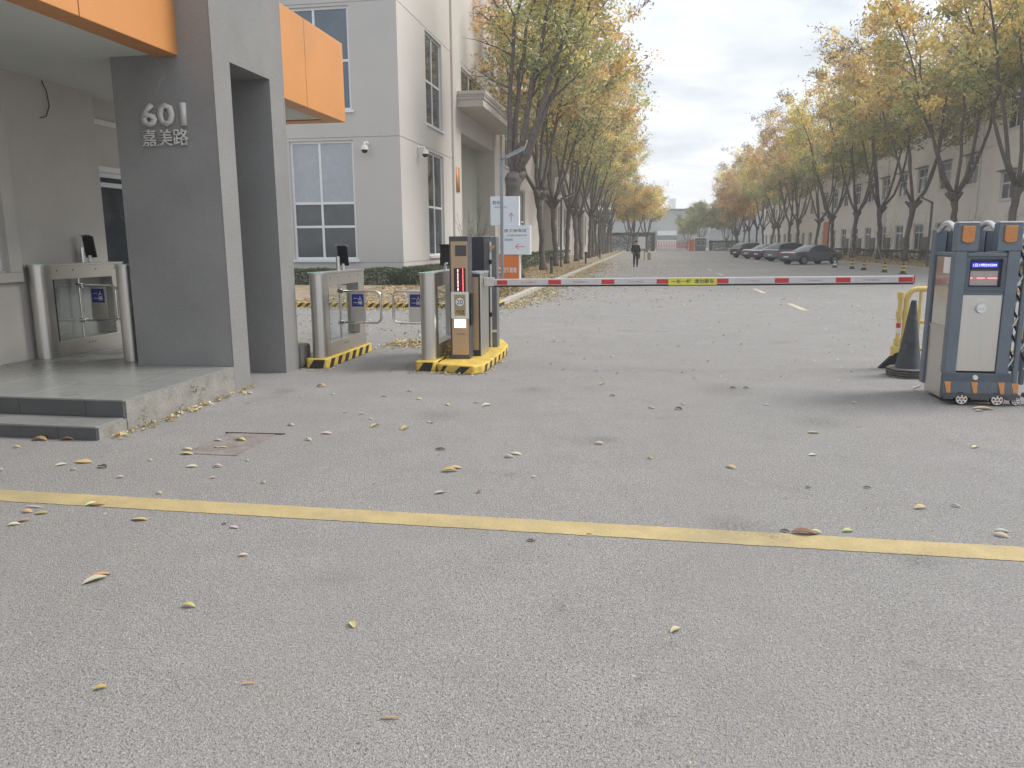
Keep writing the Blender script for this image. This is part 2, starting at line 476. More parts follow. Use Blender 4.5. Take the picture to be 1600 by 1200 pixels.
def txt(name, body, w, h, mat, parent, org, u=(1,0,0), v=(0,0,1), depth=0., bold=0., local=False):
    """flat or raised lettering fitted into w x h, lower left corner at org"""
    cu = bpy.data.curves.new('t', 'FONT'); cu.body = body; cu.resolution_u = 2
    cu.offset = bold; cu.space_line = 1.0
    to = bpy.data.objects.new('t', cu); COL.objects.link(to)
    me = bpy.data.meshes.new_from_object(to.evaluated_get(bpy.context.evaluated_depsgraph_get()))
    bpy.data.objects.remove(to); bpy.data.curves.remove(cu)
    n = len(me.vertices); a = np.empty(n*3, 'f'); me.vertices.foreach_get('co', a); a = a.reshape(-1, 3)
    mn = a.min(0); sz = a.max(0) - mn
    U, V = Vector(u), Vector(v); N = U.cross(V)
    off = base_of(parent) if (parent is not None and not local) else Vector((0,0,0))
    o3 = Vector(org) - off
    sx = w/max(sz[0], 1e-6); sy = h/max(sz[1], 1e-6) if h else sx
    if depth:
        bm = bmesh.new(); bm.from_mesh(me)
        g = bmesh.ops.extrude_face_region(bm, geom=list(bm.faces))
        for e in g['geom']:
            if isinstance(e, bmesh.types.BMVert): e.co.z += 1.
        bmesh.ops.recalc_face_normals(bm, faces=list(bm.faces))
        bm.to_mesh(me); bm.free()
        n = len(me.vertices); a = np.empty(n*3, 'f'); me.vertices.foreach_get('co', a); a = a.reshape(-1, 3)
    out = (np.outer((a[:,0]-mn[0])*sx, np.array(U)) + np.outer((a[:,1]-mn[1])*sy, np.array(V)) + np.outer(a[:,2]*depth, np.array(N)) + np.array(o3))
    me.vertices.foreach_set('co', out.astype('f').ravel()); me.update()
    me.materials.clear(); me.materials.append(mat); me.name = name
    o = bpy.data.objects.new(name, me); COL.objects.link(o); o.parent = parent
    return o

def pierced(name, mat, parent, org, udir, inward, u0, u1, z0, z1, holes):
    """wall sheet with openings: holes = (u0,u1,z0,z1,depth,closed). Openings get reveals; closed ones a back face."""
    org, U, I = Vector(org), Vector(udir), Vector(inward)
    P = lambda u, z, d=0.: tuple(org + U*u + Vector((0,0,z)) + I*d)
    us = sorted({u0, u1, *[min(max(h[i], u0), u1) for h in holes for i in (0, 1)]})
    zs = sorted({z0, z1, *[min(max(h[i], z0), z1) for h in holes for i in (2, 3)]})
    mb = MB()
    for i in range(len(us)-1):
        for j in range(len(zs)-1):
            cu, cz = (us[i]+us[i+1])/2, (zs[j]+zs[j+1])/2
            if any(h[0] < cu < h[1] and h[2] < cz < h[3] for h in holes): continue
            mb.quad(P(us[i], zs[j]), P(us[i+1], zs[j]), P(us[i+1], zs[j+1]), P(us[i], zs[j+1]))
    for a, b, c, d, dep, closed in holes:
        for (p, q, r_, s_) in ((a,c,b,c),(b,c,b,d),(b,d,a,d),(a,d,a,c)):
            mb.quad(P(p,q), P(r_,s_), P(r_,s_,dep), P(p,q,dep))
        if closed: mb.quad(P(a,c,dep), P(b,c,dep), P(b,d,dep), P(a,d,dep))
    o = mb.build(name, mat, parent)
    return o

def window(parent, org, udir, inward, u0, u1, z0, z1, cols, rows, dep, panes, fr=.07, thick=.06, sill=None):
    """frame with mullions at cols, transoms at rows; each pane a sheet of its own behind the bars.
    panes: function(col,row)->material"""
    org, U, I = Vector(org), Vector(udir), Vector(inward)
    us = [u0] + list(cols) + [u1]; zs = [z0] + list(rows) + [z1]
    mb = MB()
    def bar(a, b, c, d, t0=0., t1=thick):
        p = [org + U*x + Vector((0,0,z)) + I*(dep+t) for t in (t0, t1) for x, z in ((a,c),(b,c),(b,d),(a,d))]
        n = len(mb.v); mb.v += [tuple(q) for q in p]
        mb.f += [tuple(n+i for i in q) for q in ((0,1,2,3),(7,6,5,4),(0,4,5,1),(1,5,6,2),(2,6,7,3),(3,7,4,0))]
    bar(u0, u0+fr, z0, z1); bar(u1-fr, u1, z0, z1)
    bar(u0+fr, u1-fr, z0, z0+fr, .001); bar(u0+fr, u1-fr, z1-fr, z1, .001)
    for c in cols: bar(c-fr/2, c+fr/2, z0+fr, z1-fr, .002, thick-.002)
    for r_ in rows: bar(u0+fr, u1-fr, r_-fr/2, r_+fr/2, .004, thick-.004)
    if sill: bar(u0-.1, u1+.1, z0-.1, z0-.003, -dep-.08, .02)
    w = mb.build('window', m_wframe, parent)
    for i in range(len(us)-1):
        for j in range(len(zs)-1):
            d = dep + thick*.6
            a, b, c, e = us[i]+fr*.3, us[i+1]-fr*.3, zs[j]+fr*.3, zs[j+1]-fr*.3
            P = lambda x, z: org + U*x + Vector((0,0,z)) + I*d
            MB().prism([P(a,c), P(b,c), P(b,e), P(a,e)], I*.008).build('pane', panes(i, j), w)
    return w

# leaves as a numpy soup ------------------------------------------------------
def leaf_mesh(name, cen, nrm, size, asp, cols, mat, rng, fold=.25):
    """folded diamond leaves: cen (n,3), direction random about nrm, size (n,), colour (n,3)"""
    n = len(cen)
    a = rng.normal(size=(n, 3)); a /= np.linalg.norm(a, axis=1)[:, None]
    if nrm is not None:
        a -= nrm*(a*nrm).sum(1)[:, None]; a /= np.linalg.norm(a, axis=1)[:, None]
        b = np.cross(nrm, a)
        k = nrm
    else:
        b = rng.normal(size=(n, 3)); b -= a*(a*b).sum(1)[:, None]; b /= np.linalg.norm(b, axis=1)[:, None]
        k = np.cross(a, b)
    L = size[:, None]*.5; Wd = L*asp
    P = np.stack([cen - a*L, cen + b*Wd + k*L*fold, cen + a*L, cen - b*Wd + k*L*fold], 1)   # tip, side, tip, side
    me = bpy.data.meshes.new(name)
    v = P.reshape(-1, 3)
    me.vertices.add(len(v)); me.vertices.foreach_set('co', v.astype('f').ravel())
    base = np.arange(n)*4
    tri = np.stack([base, base+1, base+2, base, base+2, base+3], 1).reshape(-1)
    me.loops.add(len(tri)); me.loops.foreach_set('vertex_index', tri.astype('i'))
    me.polygons.add(n*2)
    me.polygons.foreach_set('loop_start', np.arange(0, n*6, 3).astype('i'))
    me.update(calc_edges=True); me.validate()
    ca = me.color_attributes.new('Col', 'FLOAT_COLOR', 'POINT')
    c4 = np.ones((n, 4, 4), 'f'); c4[:, :, :3] = cols[:, None, :]
    ca.data.foreach_set('color', c4.ravel())
    me.materials.append(mat)
    return me

def link(name, me, parent=None):
    o = bpy.data.objects.new(name, me); COL.objects.link(o); o.parent = parent; return o
# ---------------------------------------------------------------- ground, road paint, verges, kerbs
g = MB().quad((-1500,-300,0),(1500,-300,0),(1500,2800,0),(-1500,2800,0)).build('ground', m_asph); struct(g)
ylm = MB(); n_ = 700
for i in range(n_+1):
    xx = -12 + 21*i/n_; o_ = -.0019*(xx+12)
    ylm.v += [(xx, 4.075+o_+random.uniform(-.0035,.0035), .003), (xx, 4.275+o_+random.uniform(-.0035,.0035), .003)]
    if i: ylm.f.append((2*i-2, 2*i, 2*i+1, 2*i-1))
struct(ylm.build('yellow_line', m_yline))
for y0, y1 in ((18.95,21.2),(25.5,27.9),(32.2,34.6),(39,41.4),(46,48.4)):
    struct(MB().quad((3.68,y0,.004),(3.83,y0,.004),(3.83,y1,.004),(3.68,y1,.004)).build('lane_dash', m_wline))
for y0 in (22.6, 52.5):
    struct(MB().quad((9.2,y0,.004),(11.4,y0+.3,.004),(11.4,y0+.42,.004),(9.2,y0+.12,.004)).build('bay_line', m_wline))

def verge(name, poly, z=.1):
    mb = MB(); n = len(poly)
    mb.prism([(x, y, -.05) for x, y in poly], (0, 0, z+.05))
    return struct(mb.build(name, m_soil))
verge('verge_left', [(-30,18.78),(-3.78,18.78),(-3.78,150),(-9.6,150),(-9.6,29.2),(-30,29.2)])
verge('verge_right', [(15.72,36),(24.1,36),(24.1,170),(13.6,170),(15.72,90)], .08)

kf = struct(bpy.data.objects.new('kerb_front', None)); COL.objects.link(kf)
x = -16.0
mstone = None
while x < -3.75:
    o = box('kerbstone', m_kerbstripe if x > -9.4 else m_kerb, kf, x, min(x+.985, -3.62), 18.6, 18.78, -.02, .125 + random.uniform(-.004,.004), bevel=.012)
    x += 1.0
kl = struct(bpy.data.objects.new('kerb_left', None)); COL.objects.link(kl)
y = 18.8
k = 0
while y < 150:
    L = 1.0 if y < 34 else 6.0
    j = random.uniform(-.012, .012)
    box('kerbstone', m_kerbstripe if k == 0 else m_kerb, kl, -3.78+j, -3.6+j, y, y+L-.012, -.02, .125+random.uniform(-.006,.006), bevel=.015)
    y += L; k += 1
kr = struct(bpy.data.objects.new('kerb_right', None)); COL.objects.link(kr)
y = 36.
while y < 90:
    box('kerbstone', m_kerb, kr, 15.56, 15.72, y, y+2.96, -.02, .105, bevel=.015); y += 3.

# ---------------------------------------------------------------- gatehouse on the left
gh = thing('gatehouse', 'grey gatehouse with orange canopy fascia and portal pillar numbered 601 beside the road', 'gatehouse', (-5.6, 8., 0))
core = MB().box(-10, -4.437, 5.90, 8.055, 0, .263).box(-10, -5.605, 8.056, 10.6, 0, .263).build('platform', m_conc, gh)
MB().box(-10, -4.445, 5.545, 5.90, 0, .106).build('step_core', m_conc, core)
xs = [-4.437, -4.815, -5.478, -6.14, -6.80, -7.46, -8.12, -8.8]
ys = [5.868, 6.50, 7.13, 7.76, 8.39, 9.02, 9.65, 10.3]
for i in range(len(xs)-1):
    for j in range(len(ys)-1):
        dz = random.uniform(-.0012, .0012)
        if j >= 3 and i < 2: continue
        box('tile', m_tile, core, xs[i+1]+.003, xs[i]-.003, ys[j]+(.003 if j else 0), ys[j+1]-.003, .262, .277+dz, bevel=.0015)
    box('riser', m_riser, core, xs[i+1]+.002, xs[i]-.002-(.01 if i == 0 else 0), 5.872, 5.90, .122, .2615)
    box('tread', m_tile, core, xs[i+1]+.003, xs[i]-.003-(.012 if i == 0 else 0), 5.522, 5.868, .1055, .12+random.uniform(-.001,.001), bevel=.0015)
    box('riser', m_riser, core, xs[i+1]+.002, xs[i]-.002-(.02 if i == 0 else 0), 5.527, 5.546, 0, .105)
# pillar: two piers under a common head, a slot between them
pl = MB()
pl.box(-5.6, -4.45, 7.72, 8.06, .1, 3.52)
pl.box(-5.6, -4.45, 8.96, 9.33, 0, 3.52)
pl.box(-5.6, -4.45, 7.72, 9.33, 3.5201, 7.5)
pil = pl.build('pillar', m_darkgrey, gh)
pr_ = MB()
pr_.box(-4.4499, -4.435, 7.717, 8.06, 0, 3.52)
pr_.box(-4.4499, -4.435, 8.96, 9.333, 0, 3.52)
pr_.box(-4.4499, -4.435, 7.717, 9.333, 3.52, 7.5)
pr_.build('pillar_render', m_stucco, pil)
txt('house_number', '601', .523, .24, m_letter, pil, (-5.285, 7.7195, 2.825), depth=.035, bold=.028)
txt('street_name', '嘉美路', .54, .172, m_letter, pil, (-5.298, 7.7195, 2.628), depth=.03, bold=.006)
# canopy
can = box('ceiling', m_ceil, gh, -10, -5.092, -3, 12.0, 3.545, 3.62)
ys = [-2.82 + 1.52*i for i in range(10)] + [12.292]
for i in range(10):
    box('fascia_panel', m_orange, can, -5.09, -4.815+random.uniform(-.003,.003), ys[i]+.005, ys[i+1]-.005, 3.525, 4.72, bevel=.006)
for i in range(4):
    box('fascia_panel', m_orange, can, -5.093-1.25*(i+1)+.003, -5.093-1.25*i-.003, 12.015, 12.29, 3.525, 4.72, bevel=.004)
box('fascia_beam', m_rubber, can, -5.08, -4.83, -2.8, 12.28, 3.54, 4.70)
box('light_block_slab', m_roof, can, -10, -5.1, -3, 12.0, 3.63, 4.6)  # unseen slab added above the ceiling to block light
# guard room wall under the canopy
gw = pierced('wall', m_wallgrey, gh, (-7.14, -3, 0), (0,1,0), (-1,0,0), 0, 12.41, .27, 3.545,
             [(8.0, 10.70, 1.32, 2.95, .12, False)])
box('wall_return', m_wallgrey, gw, -7.6, -7.142, 9.405, 9.42, .27, 3.545)
ws = MB()
ws.box(-7.139, -7.075, 4.8, 7.88, 1.19, 1.30); ws.box(-7.139, -7.077, 7.70, 7.879, 1.302, 3.1)
ws.build('window_surround', m_wallgrey, gw, bevel=.004)
window(gw, (-7.14, -3, 0), (0,1,0), (-1,0,0), 8.0, 10.70, 1.32, 2.95, [9.35], [], .05, lambda i, j: m_pane, fr=.05)
# glazed entrance beyond the return
ent = pierced('entrance_wall', m_wallgrey, gh, (-7.36, 9.42, 0), (0,1,0), (-1,0,0), 0, 4., .27, 3.545, [(.06, 2.2, .28, 2.58, .06, False), (.02, 2.4, 3.20, 3.27, .02, True)])
window(ent, (-7.36, 9.42, 0), (0,1,0), (-1,0,0), .06, 2.2, .29, 2.58, [1.1], [2.42], .0, lambda i, j: m_pane, fr=.06)
box('head_trim', m_white, ent, -7.358, -7.32, 9.43, 11.6, 2.585, 2.66)
box('head_trim', m_white, ent, -7.358, -7.31, 9.43, 11.6, 3.20, 3.27)
box('card_reader', m_screen, ent, -7.358, -7.32, 10.45, 10.56, 1.78, 1.95, bevel=.006)
MB().tube([(-7.13, 8.55, 3.53), (-7.12, 8.6, 3.42), (-7.12, 8.62, 3.25), (-7.12, 8.55, 3.12), (-7.12, 8.45, 3.09)], .006, 6).build('cable', m_rubber, gw)
# low block and cable boot behind the far pier
cb = thing('concrete_block', 'weathered low concrete block between the portal pillar and the turnstile plinth', 'block', (-4.5, 9.5, 0))
MB().prism([(-4.62,9.38,0),(-4.40,9.38,0),(-4.39,9.62,0),(-4.60,9.70,0)], (0,0,.30)).build('block', m_conc, cb, bevel=.03)

# ---------------------------------------------------------------- factory on the left
fl = thing('factory_building', 'tall beige factory with white framed windows and door canopies behind the left tree row', 'building', (-9.23, 29, 0))
GV = [(.87,.90),(5.585,5.615),(10.385,10.415)]
fr_h = [(16.3, 18.9, 1.0, 5.5, .16, False), (16.3, 18.9, 6.6, 10.3, .16, False), (8., 10.6, 1.0, 5.5, .16, False), (8., 10.6, 6.6, 10.3, .16, False)]
wf = pierced('front_wall', m_bldgF, fl, (-30, 29, 0), (1,0,0), (0,1,0), 0, 20.77, 0, 15.5, fr_h + [(0, 20.77, a, b, .025, True) for a, b in GV])
for z0, z1, rows in ((1.0, 5.5, [2.27, 3.17]), (6.6, 10.3, [8.39])):
    low = z0 < 2
    window(wf, (-30, 29, 0), (1,0,0), (0,1,0), 16.3, 18.9, z0, z1, [17.5], rows, .09,
           (lambda i, j: m_pane3 if j == 2 else m_pane) if low else (lambda i, j: m_pane2), fr=.09, sill=True)
PER = 31.3
sh = [(0, 120., a, b, .025, True) for a, b in GV]
wins, doors = [], []
for kk in range(4):
    o_ = kk*PER
    for a in ((3.75, 6.4), (22.4, 25.0), (28.4, 31.0)):
        if a[1]+o_ < 119 and not (kk and a[0] < 4): wins.append((a[0]+o_, a[1]+o_))
    if o_ + 18.3 < 119: doors.append((9.6+o_, 18.2+o_))
for a, b in wins:
    sh += [(a, b, 1.07, 5.49, .18, False), (a, b, 6.6, 10.3, .18, False)]
gcut = []
for a, b in doors:
    sh += [(a, b, 0, 7.05, 1.0, False), (a+.6, b-.4, 8.95, 10.2, .15, False)]
# grooves stop at the door bays
sh = [h for h in sh if not (h[5] and h[1] > 100)]
prev = 0.
for a, b in doors + [(120., 120.)]:
    for z0, z1 in GV:
        if z0 < 7: sh.append((prev, a, z0, z1, .025, True))
    prev = b
sh.append((0, 120., GV[2][0], GV[2][1], .025, True))
wsd = pierced('side_wall', m_bldg, fl, (-9.23, 29, 0), (0,1,0), (-1,0,0), 0, 120., 0, 15.5, sh)
for n_, (a, b) in enumerate(wins):
    mid = (a+b)/2
    window(wsd, (-9.23, 29, 0), (0,1,0), (-1,0,0), a, b, 1.07, 5.49, [mid], [3.18], .1, lambda i, j: m_pane, fr=.09, sill=True)
    window(wsd, (-9.23, 29, 0), (0,1,0), (-1,0,0), a, b, 6.6, 10.3, [mid], [8.39], .1, lambda i, j: m_pane, fr=.09, sill=True)
for a, b in doors:
    window(wsd, (-9.23, 29, 0), (0,1,0), (-1,0,0), a+.6, b-.4, 8.95, 10.2, [a+2.6, a+4.5, a+6.4], [], .08, lambda i, j: m_pane, fr=.09)
    d = pierced('loading_door', m_door, fl, (-10.18, 29+a-.2, 0), (0,1,0), (-1,0,0), 0, b-a+.4, 0, 7.4, [((b-a)/2+.15+dx, (b-a)/2+.19+dx, 0, 7.05, .03, True) for dx in (-2.9, 0, 2.9)])
    cp = fl
    c1 = MB(); y0, y1 = 29+a-.8, 29+b+.8
    c1.box(-9.229, -7.86, y0+.12, y1-.12, 8.08, 8.42)
    c1.box(-9.229, -7.80, y0+.06, y1-.06, 8.421, 8.54)
    c1.box(-9.229, -7.72, y0-.02, y1+.02, 8.64, 8.80)
    cano = c1.build('door_canopy', m_bldg, fl, bevel=.01)
    dn = MB(); yy = y0
    while yy < y1-.1:
        dn.box(-7.80, -7.74, yy, yy+.1, 8.541, 8.639); yy += .2
    xx = -9.2
    while xx < -7.85:
        dn.box(xx, xx+.1, y0, y0+.06, 8.541, 8.639); xx += .2
    dn.box(-9.229, -7.80, y0+.06, y1-.06, 8.541, 8.639)
    dn.build('dentil_course', m_bldg, cano)
    for q in (a-1.55, b+.05):
        if q > 0: box('pilaster', m_bldg, wsd, -9.228, -9.13, 29+q, 29+q+1.5, 0, 15.5)
    MB().cyl((-9.1, 29+b+2.1, 0), (-9.1, 29+b+2.1, 15.4), .06, n=10).build('downpipe', m_bronze, wsd, smooth=True)
    nb = MB().box(-10.17, -10.10, 29+b-3.0, 29+b-1.2, .1, 1.8)
    nb.build('notice_panel', m_conc, wsd)
box('roof', m_roof, fl, -30, -9.0, 28.8, 149.2, 15.5, 15.75)
no_ = thing('building_number', 'orange numeral 1 mounted on the beige factory side wall', 'numeral', (-9.2, 37.3, 4.1))
txt('numeral', '1', .62, 1.15, m_orange, no_, (-9.128, 37.35, 4.08), u=(0,1,0), depth=.04, bold=.02)

def cctv(label, p, d):
    """d: unit direction out of the wall"""
    t = thing('security_camera', label, 'camera', p, group='security cameras on the factory corner')
    p, d = Vector(p), Vector(d)
    s_ = Vector((0,0,1)).cross(d)
    MB().tube([p, p+d*.05], .09, 14).build('wall_plate', m_white, t, smooth=True)
    MB().tube([p+d*.05, p+d*.28, p+d*.30-Vector((0,0,.1))], .035, 10).build('bracket', m_white, t, smooth=True)
    q = p + d*.30 - Vector((0,0,.1))
    MB().lathe(q, [(.04,0),(.13,-.03),(.14,-.14),(.135,-.17)], 18).build('housing', m_white, t, smooth=True)
    MB().lathe(q, [(.12,-.17),(.11,-.23),(.07,-.28),(.01,-.295)], 18).build('dome', m_screen, t, smooth=True)
cctv('white dome security camera on the factory front wall right of the window', (-10.53, 28.99, 5.36), (0,-1,0))
cctv('white security camera at the groove on the factory side wall', (-9.22, 31.3, 5.45), (1,0,0))

# ---------------------------------------------------------------- factory on the right
fr = thing('factory_building', 'long pale grey three storey factory behind the right tree row', 'building', (24, 50, 0))
RO = (24, 40, 0)
rh, rw = [], []
cols_ = [63.3 + 5.35*i for i in range(10)]
for c in cols_:
    for z0, z1 in ((.75, 3.1), (5.75, 7.9), (10.3, 12.4)):
        rw.append((c-40, c-40+2.5, z0, z1))
for c in (57.2,):
    for z0, z1 in ((1.0, 2.6), (4.35, 6.2), (9.0, 10.9)): rw.append((c-40, c-40+2.3, z0, z1))
for c in (45.5, 51):
    for z0, z1 in ((.75, 3.1), (5.75, 7.9), (10.3, 12.4)): rw.append((c-40, c-40+2.5, z0, z1))
for w_ in rw: rh.append((*w_, .2, False))
for a, b in ((5.07,5.1),(8.15,8.18)):
    segs = [(0, 77.)]
    for w_ in rw:
        if w_[2] < b and w_[3] > a:
            segs = [s2 for (s0, s1) in segs for s2 in ((s0, min(s1, w_[0])), (max(s0, w_[1]), s1)) if s2[1] - s2[0] > .01]
    rh += [(s0, s1, a, b, .03, True) for s0, s1 in segs]
wr = pierced('wall', m_bldgR, fr, RO, (0,1,0), (1,0,0), 0, 77., 0, 15.5, rh)
for a, b, z0, z1 in rw:
    window(wr, RO, (0,1,0), (1,0,0), a, b, z0, z1, [(a+b)/2], [z1-.75], .12, lambda i, j: m_pane if random.random() < .6 else m_pane2, fr=.1, sill=True)
    if z0 > 1 and z0 != 9.0: box('drip_hood', m_roof, wr, 23.72, 23.998, 40+a-.15, 40+b+.15, z1+.05, z1+.13)
for c in (60.6, 66.6, 72.2, 77.3, 83.0, 88.2, 93.6, 99.2):
    box('grille_panel', m_midgrey, wr, 23.86, 23.997, c, c+1.7, .25, 1.95, bevel=.02)
MB().box(23.2, 24.0, 39.5, 117.4, 15.5, 15.68).box(23.1, 23.28, 39.5, 117.4, 15.68, 15.85).build('eave', m_roof, fr)
MB().prism([(23.2, 117, 15.69), (48, 117, 15.69), (36, 117, 19.5)], (0, -77, 0)).build('roof', m_roof, fr)
MB().prism([(24.001, 117, 0), (48, 117, 0), (48, 117, 15.5), (24.001, 117, 15.5)], (0, .3, 0)).build('end_wall', m_bldgR, fr)
MB().cyl((23.9, 63.0, 0), (23.9, 63.0, 15.5), .06, n=8).build('downpipe', m_bldgR, wr)
MB().cyl((23.9, 85.3, 0), (23.9, 85.3, 15.5), .06, n=8).build('downpipe', m_bldgR, wr)
box('door', m_orsign, wr, 23.93, 23.998, 110, 113, .1, 4.2)

fr2 = thing('workshop_building', 'lower pale workshop farther down the right side behind the trees', 'building', (24, 120, 0))
rw2 = [(4+5.4*i, 6.6+5.4*i, z0, z0+2.1) for i in range(9) for z0 in (.9, 5.6)]
w2 = pierced('wall', m_bldgR, fr2, (24.3, 118, 0), (0,1,0), (1,0,0), 0, 54., 0, 11.5, [(*w_, .2, False) for w_ in rw2])
for a, b, z0, z1 in rw2:
    window(w2, (24.3, 118, 0), (0,1,0), (1,0,0), a, b, z0, z1, [(a+b)/2], [], .12, lambda i, j: m_pane2, fr=.1)
box('roof', m_roof, fr2, 23.8, 48, 117.6, 172, 11.5, 11.8)

# ---------------------------------------------------------------- what closes the road
fb = thing('far_hall', 'wide hazy grey hall closing the far end of the road', 'building', (10, 215, 0))
pierced('wall', m_farw, fb, (-30, 215, 0), (1,0,0), (0,1,0), 0, 90, 0, 10., [(32+3*i, 34.2+3*i, 3.2, 4.6, .3, True) for i in range(12)] + [(32+3*i, 34.2+3*i, .8, 2.2, .3, True) for i in range(12)])
box('parapet', m_roof, fb, -30.3, 60.3, 214.6, 245, 10.0, 10.45)
box('annex', m_white, fb, 3.0, 8.0, 209, 214.9, 3.4, 4.6)
box('annex_band', m_roof, fb, 3.0, 8.0, 209.1, 214.9, 2.2, 3.38)
box('annex_base', m_white, fb, 3.0, 8.0, 209.05, 214.9, 0, 2.18)
hr = thing('high_rise', 'distant pale blue high rise above the far hall roof', 'tower', (27, 900, 0))
hw = pierced('wall', m_tower, hr, (24.5, 900, 0), (1,0,0), (0,1,0), 0, 7.5, 0, 50, [(.6+1.8*i, 1.7+1.8*i, 3+3.2*j, 5+3.2*j, .4, True) for i in range(4) for j in range(14)])
box('shaft', m_tower, hr, 24.5, 32, 900.5, 915, 0, 50)
fg = thing('sliding_gate', 'red barred sliding gate closing the far end of the road', 'gate', (5, 150, 0))
for i in range(20):
    box('bar', m_red, fg, 2.0+.3*i, 2.12+.3*i, 150, 150.1, .15, 1.75)
MB().box(1.9, 7.95, 150.02, 150.12, 1.751, 1.86).box(1.9, 7.95, 150.02, 150.12, .05, .149).box(1.9, 7.95, 150.101, 150.14, .9, 1.05).build('rail', m_steel2, fg)
od = thing('gate_motor_box', 'orange gate motor housing right of the red far gate', 'box', (8.4, 150, 0))
MB().box(7.98, 8.95, 149.6, 150.3, 0, 2.0).box(7.93, 9.0, 149.55, 150.35, 2.001, 2.12).build('housing', m_orsign, od, bevel=.03)
gb = thing('guard_booth', 'small dark guard booth with white roof beside the far gate', 'booth', (10, 151, 0))
bw = pierced('wall', m_midgrey, gb, (9.2, 150.2, 0), (1,0,0), (0,1,0), 0, 1.9, 0, 2.3, [(.2, 1.7, 1.0, 2.0, .08, False)])
box('shell', m_midgrey, gb, 9.2, 11.1, 150.5, 152, 0, 2.3)
window(bw, (9.2, 150.2, 0), (1,0,0), (0,1,0), .2, 1.7, 1.0, 2.0, [.95], [], .03, lambda i, j: m_pane, fr=.06)
box('roof', m_white, gb, 8.9, 11.4, 149.9, 152.3, 2.301, 2.5, bevel=.03)
# ---------------------------------------------------------------- turnstiles
def rrect(x0, x1, z0, z1, r, y, side, n=5):
    """open loop: from the pivot side out, round the two outer corners and back"""
    s = side
    pts = [Vector((x0, y, z1))]
    for a in range(n+1):
        t = math.pi/2*(1 - a/n)
        pts.append(Vector((x1 - s*r + s*r*math.cos(t), y, z1 - r + r*math.sin(t))))
    for a in range(n+1):
        t = -math.pi/2*a/n
        pts.append(Vector((x1 - s*r + s*r*math.cos(t), y, z0 + r + r*math.sin(t))))
    pts.append(Vector((x0, y, z0)))
    return pts

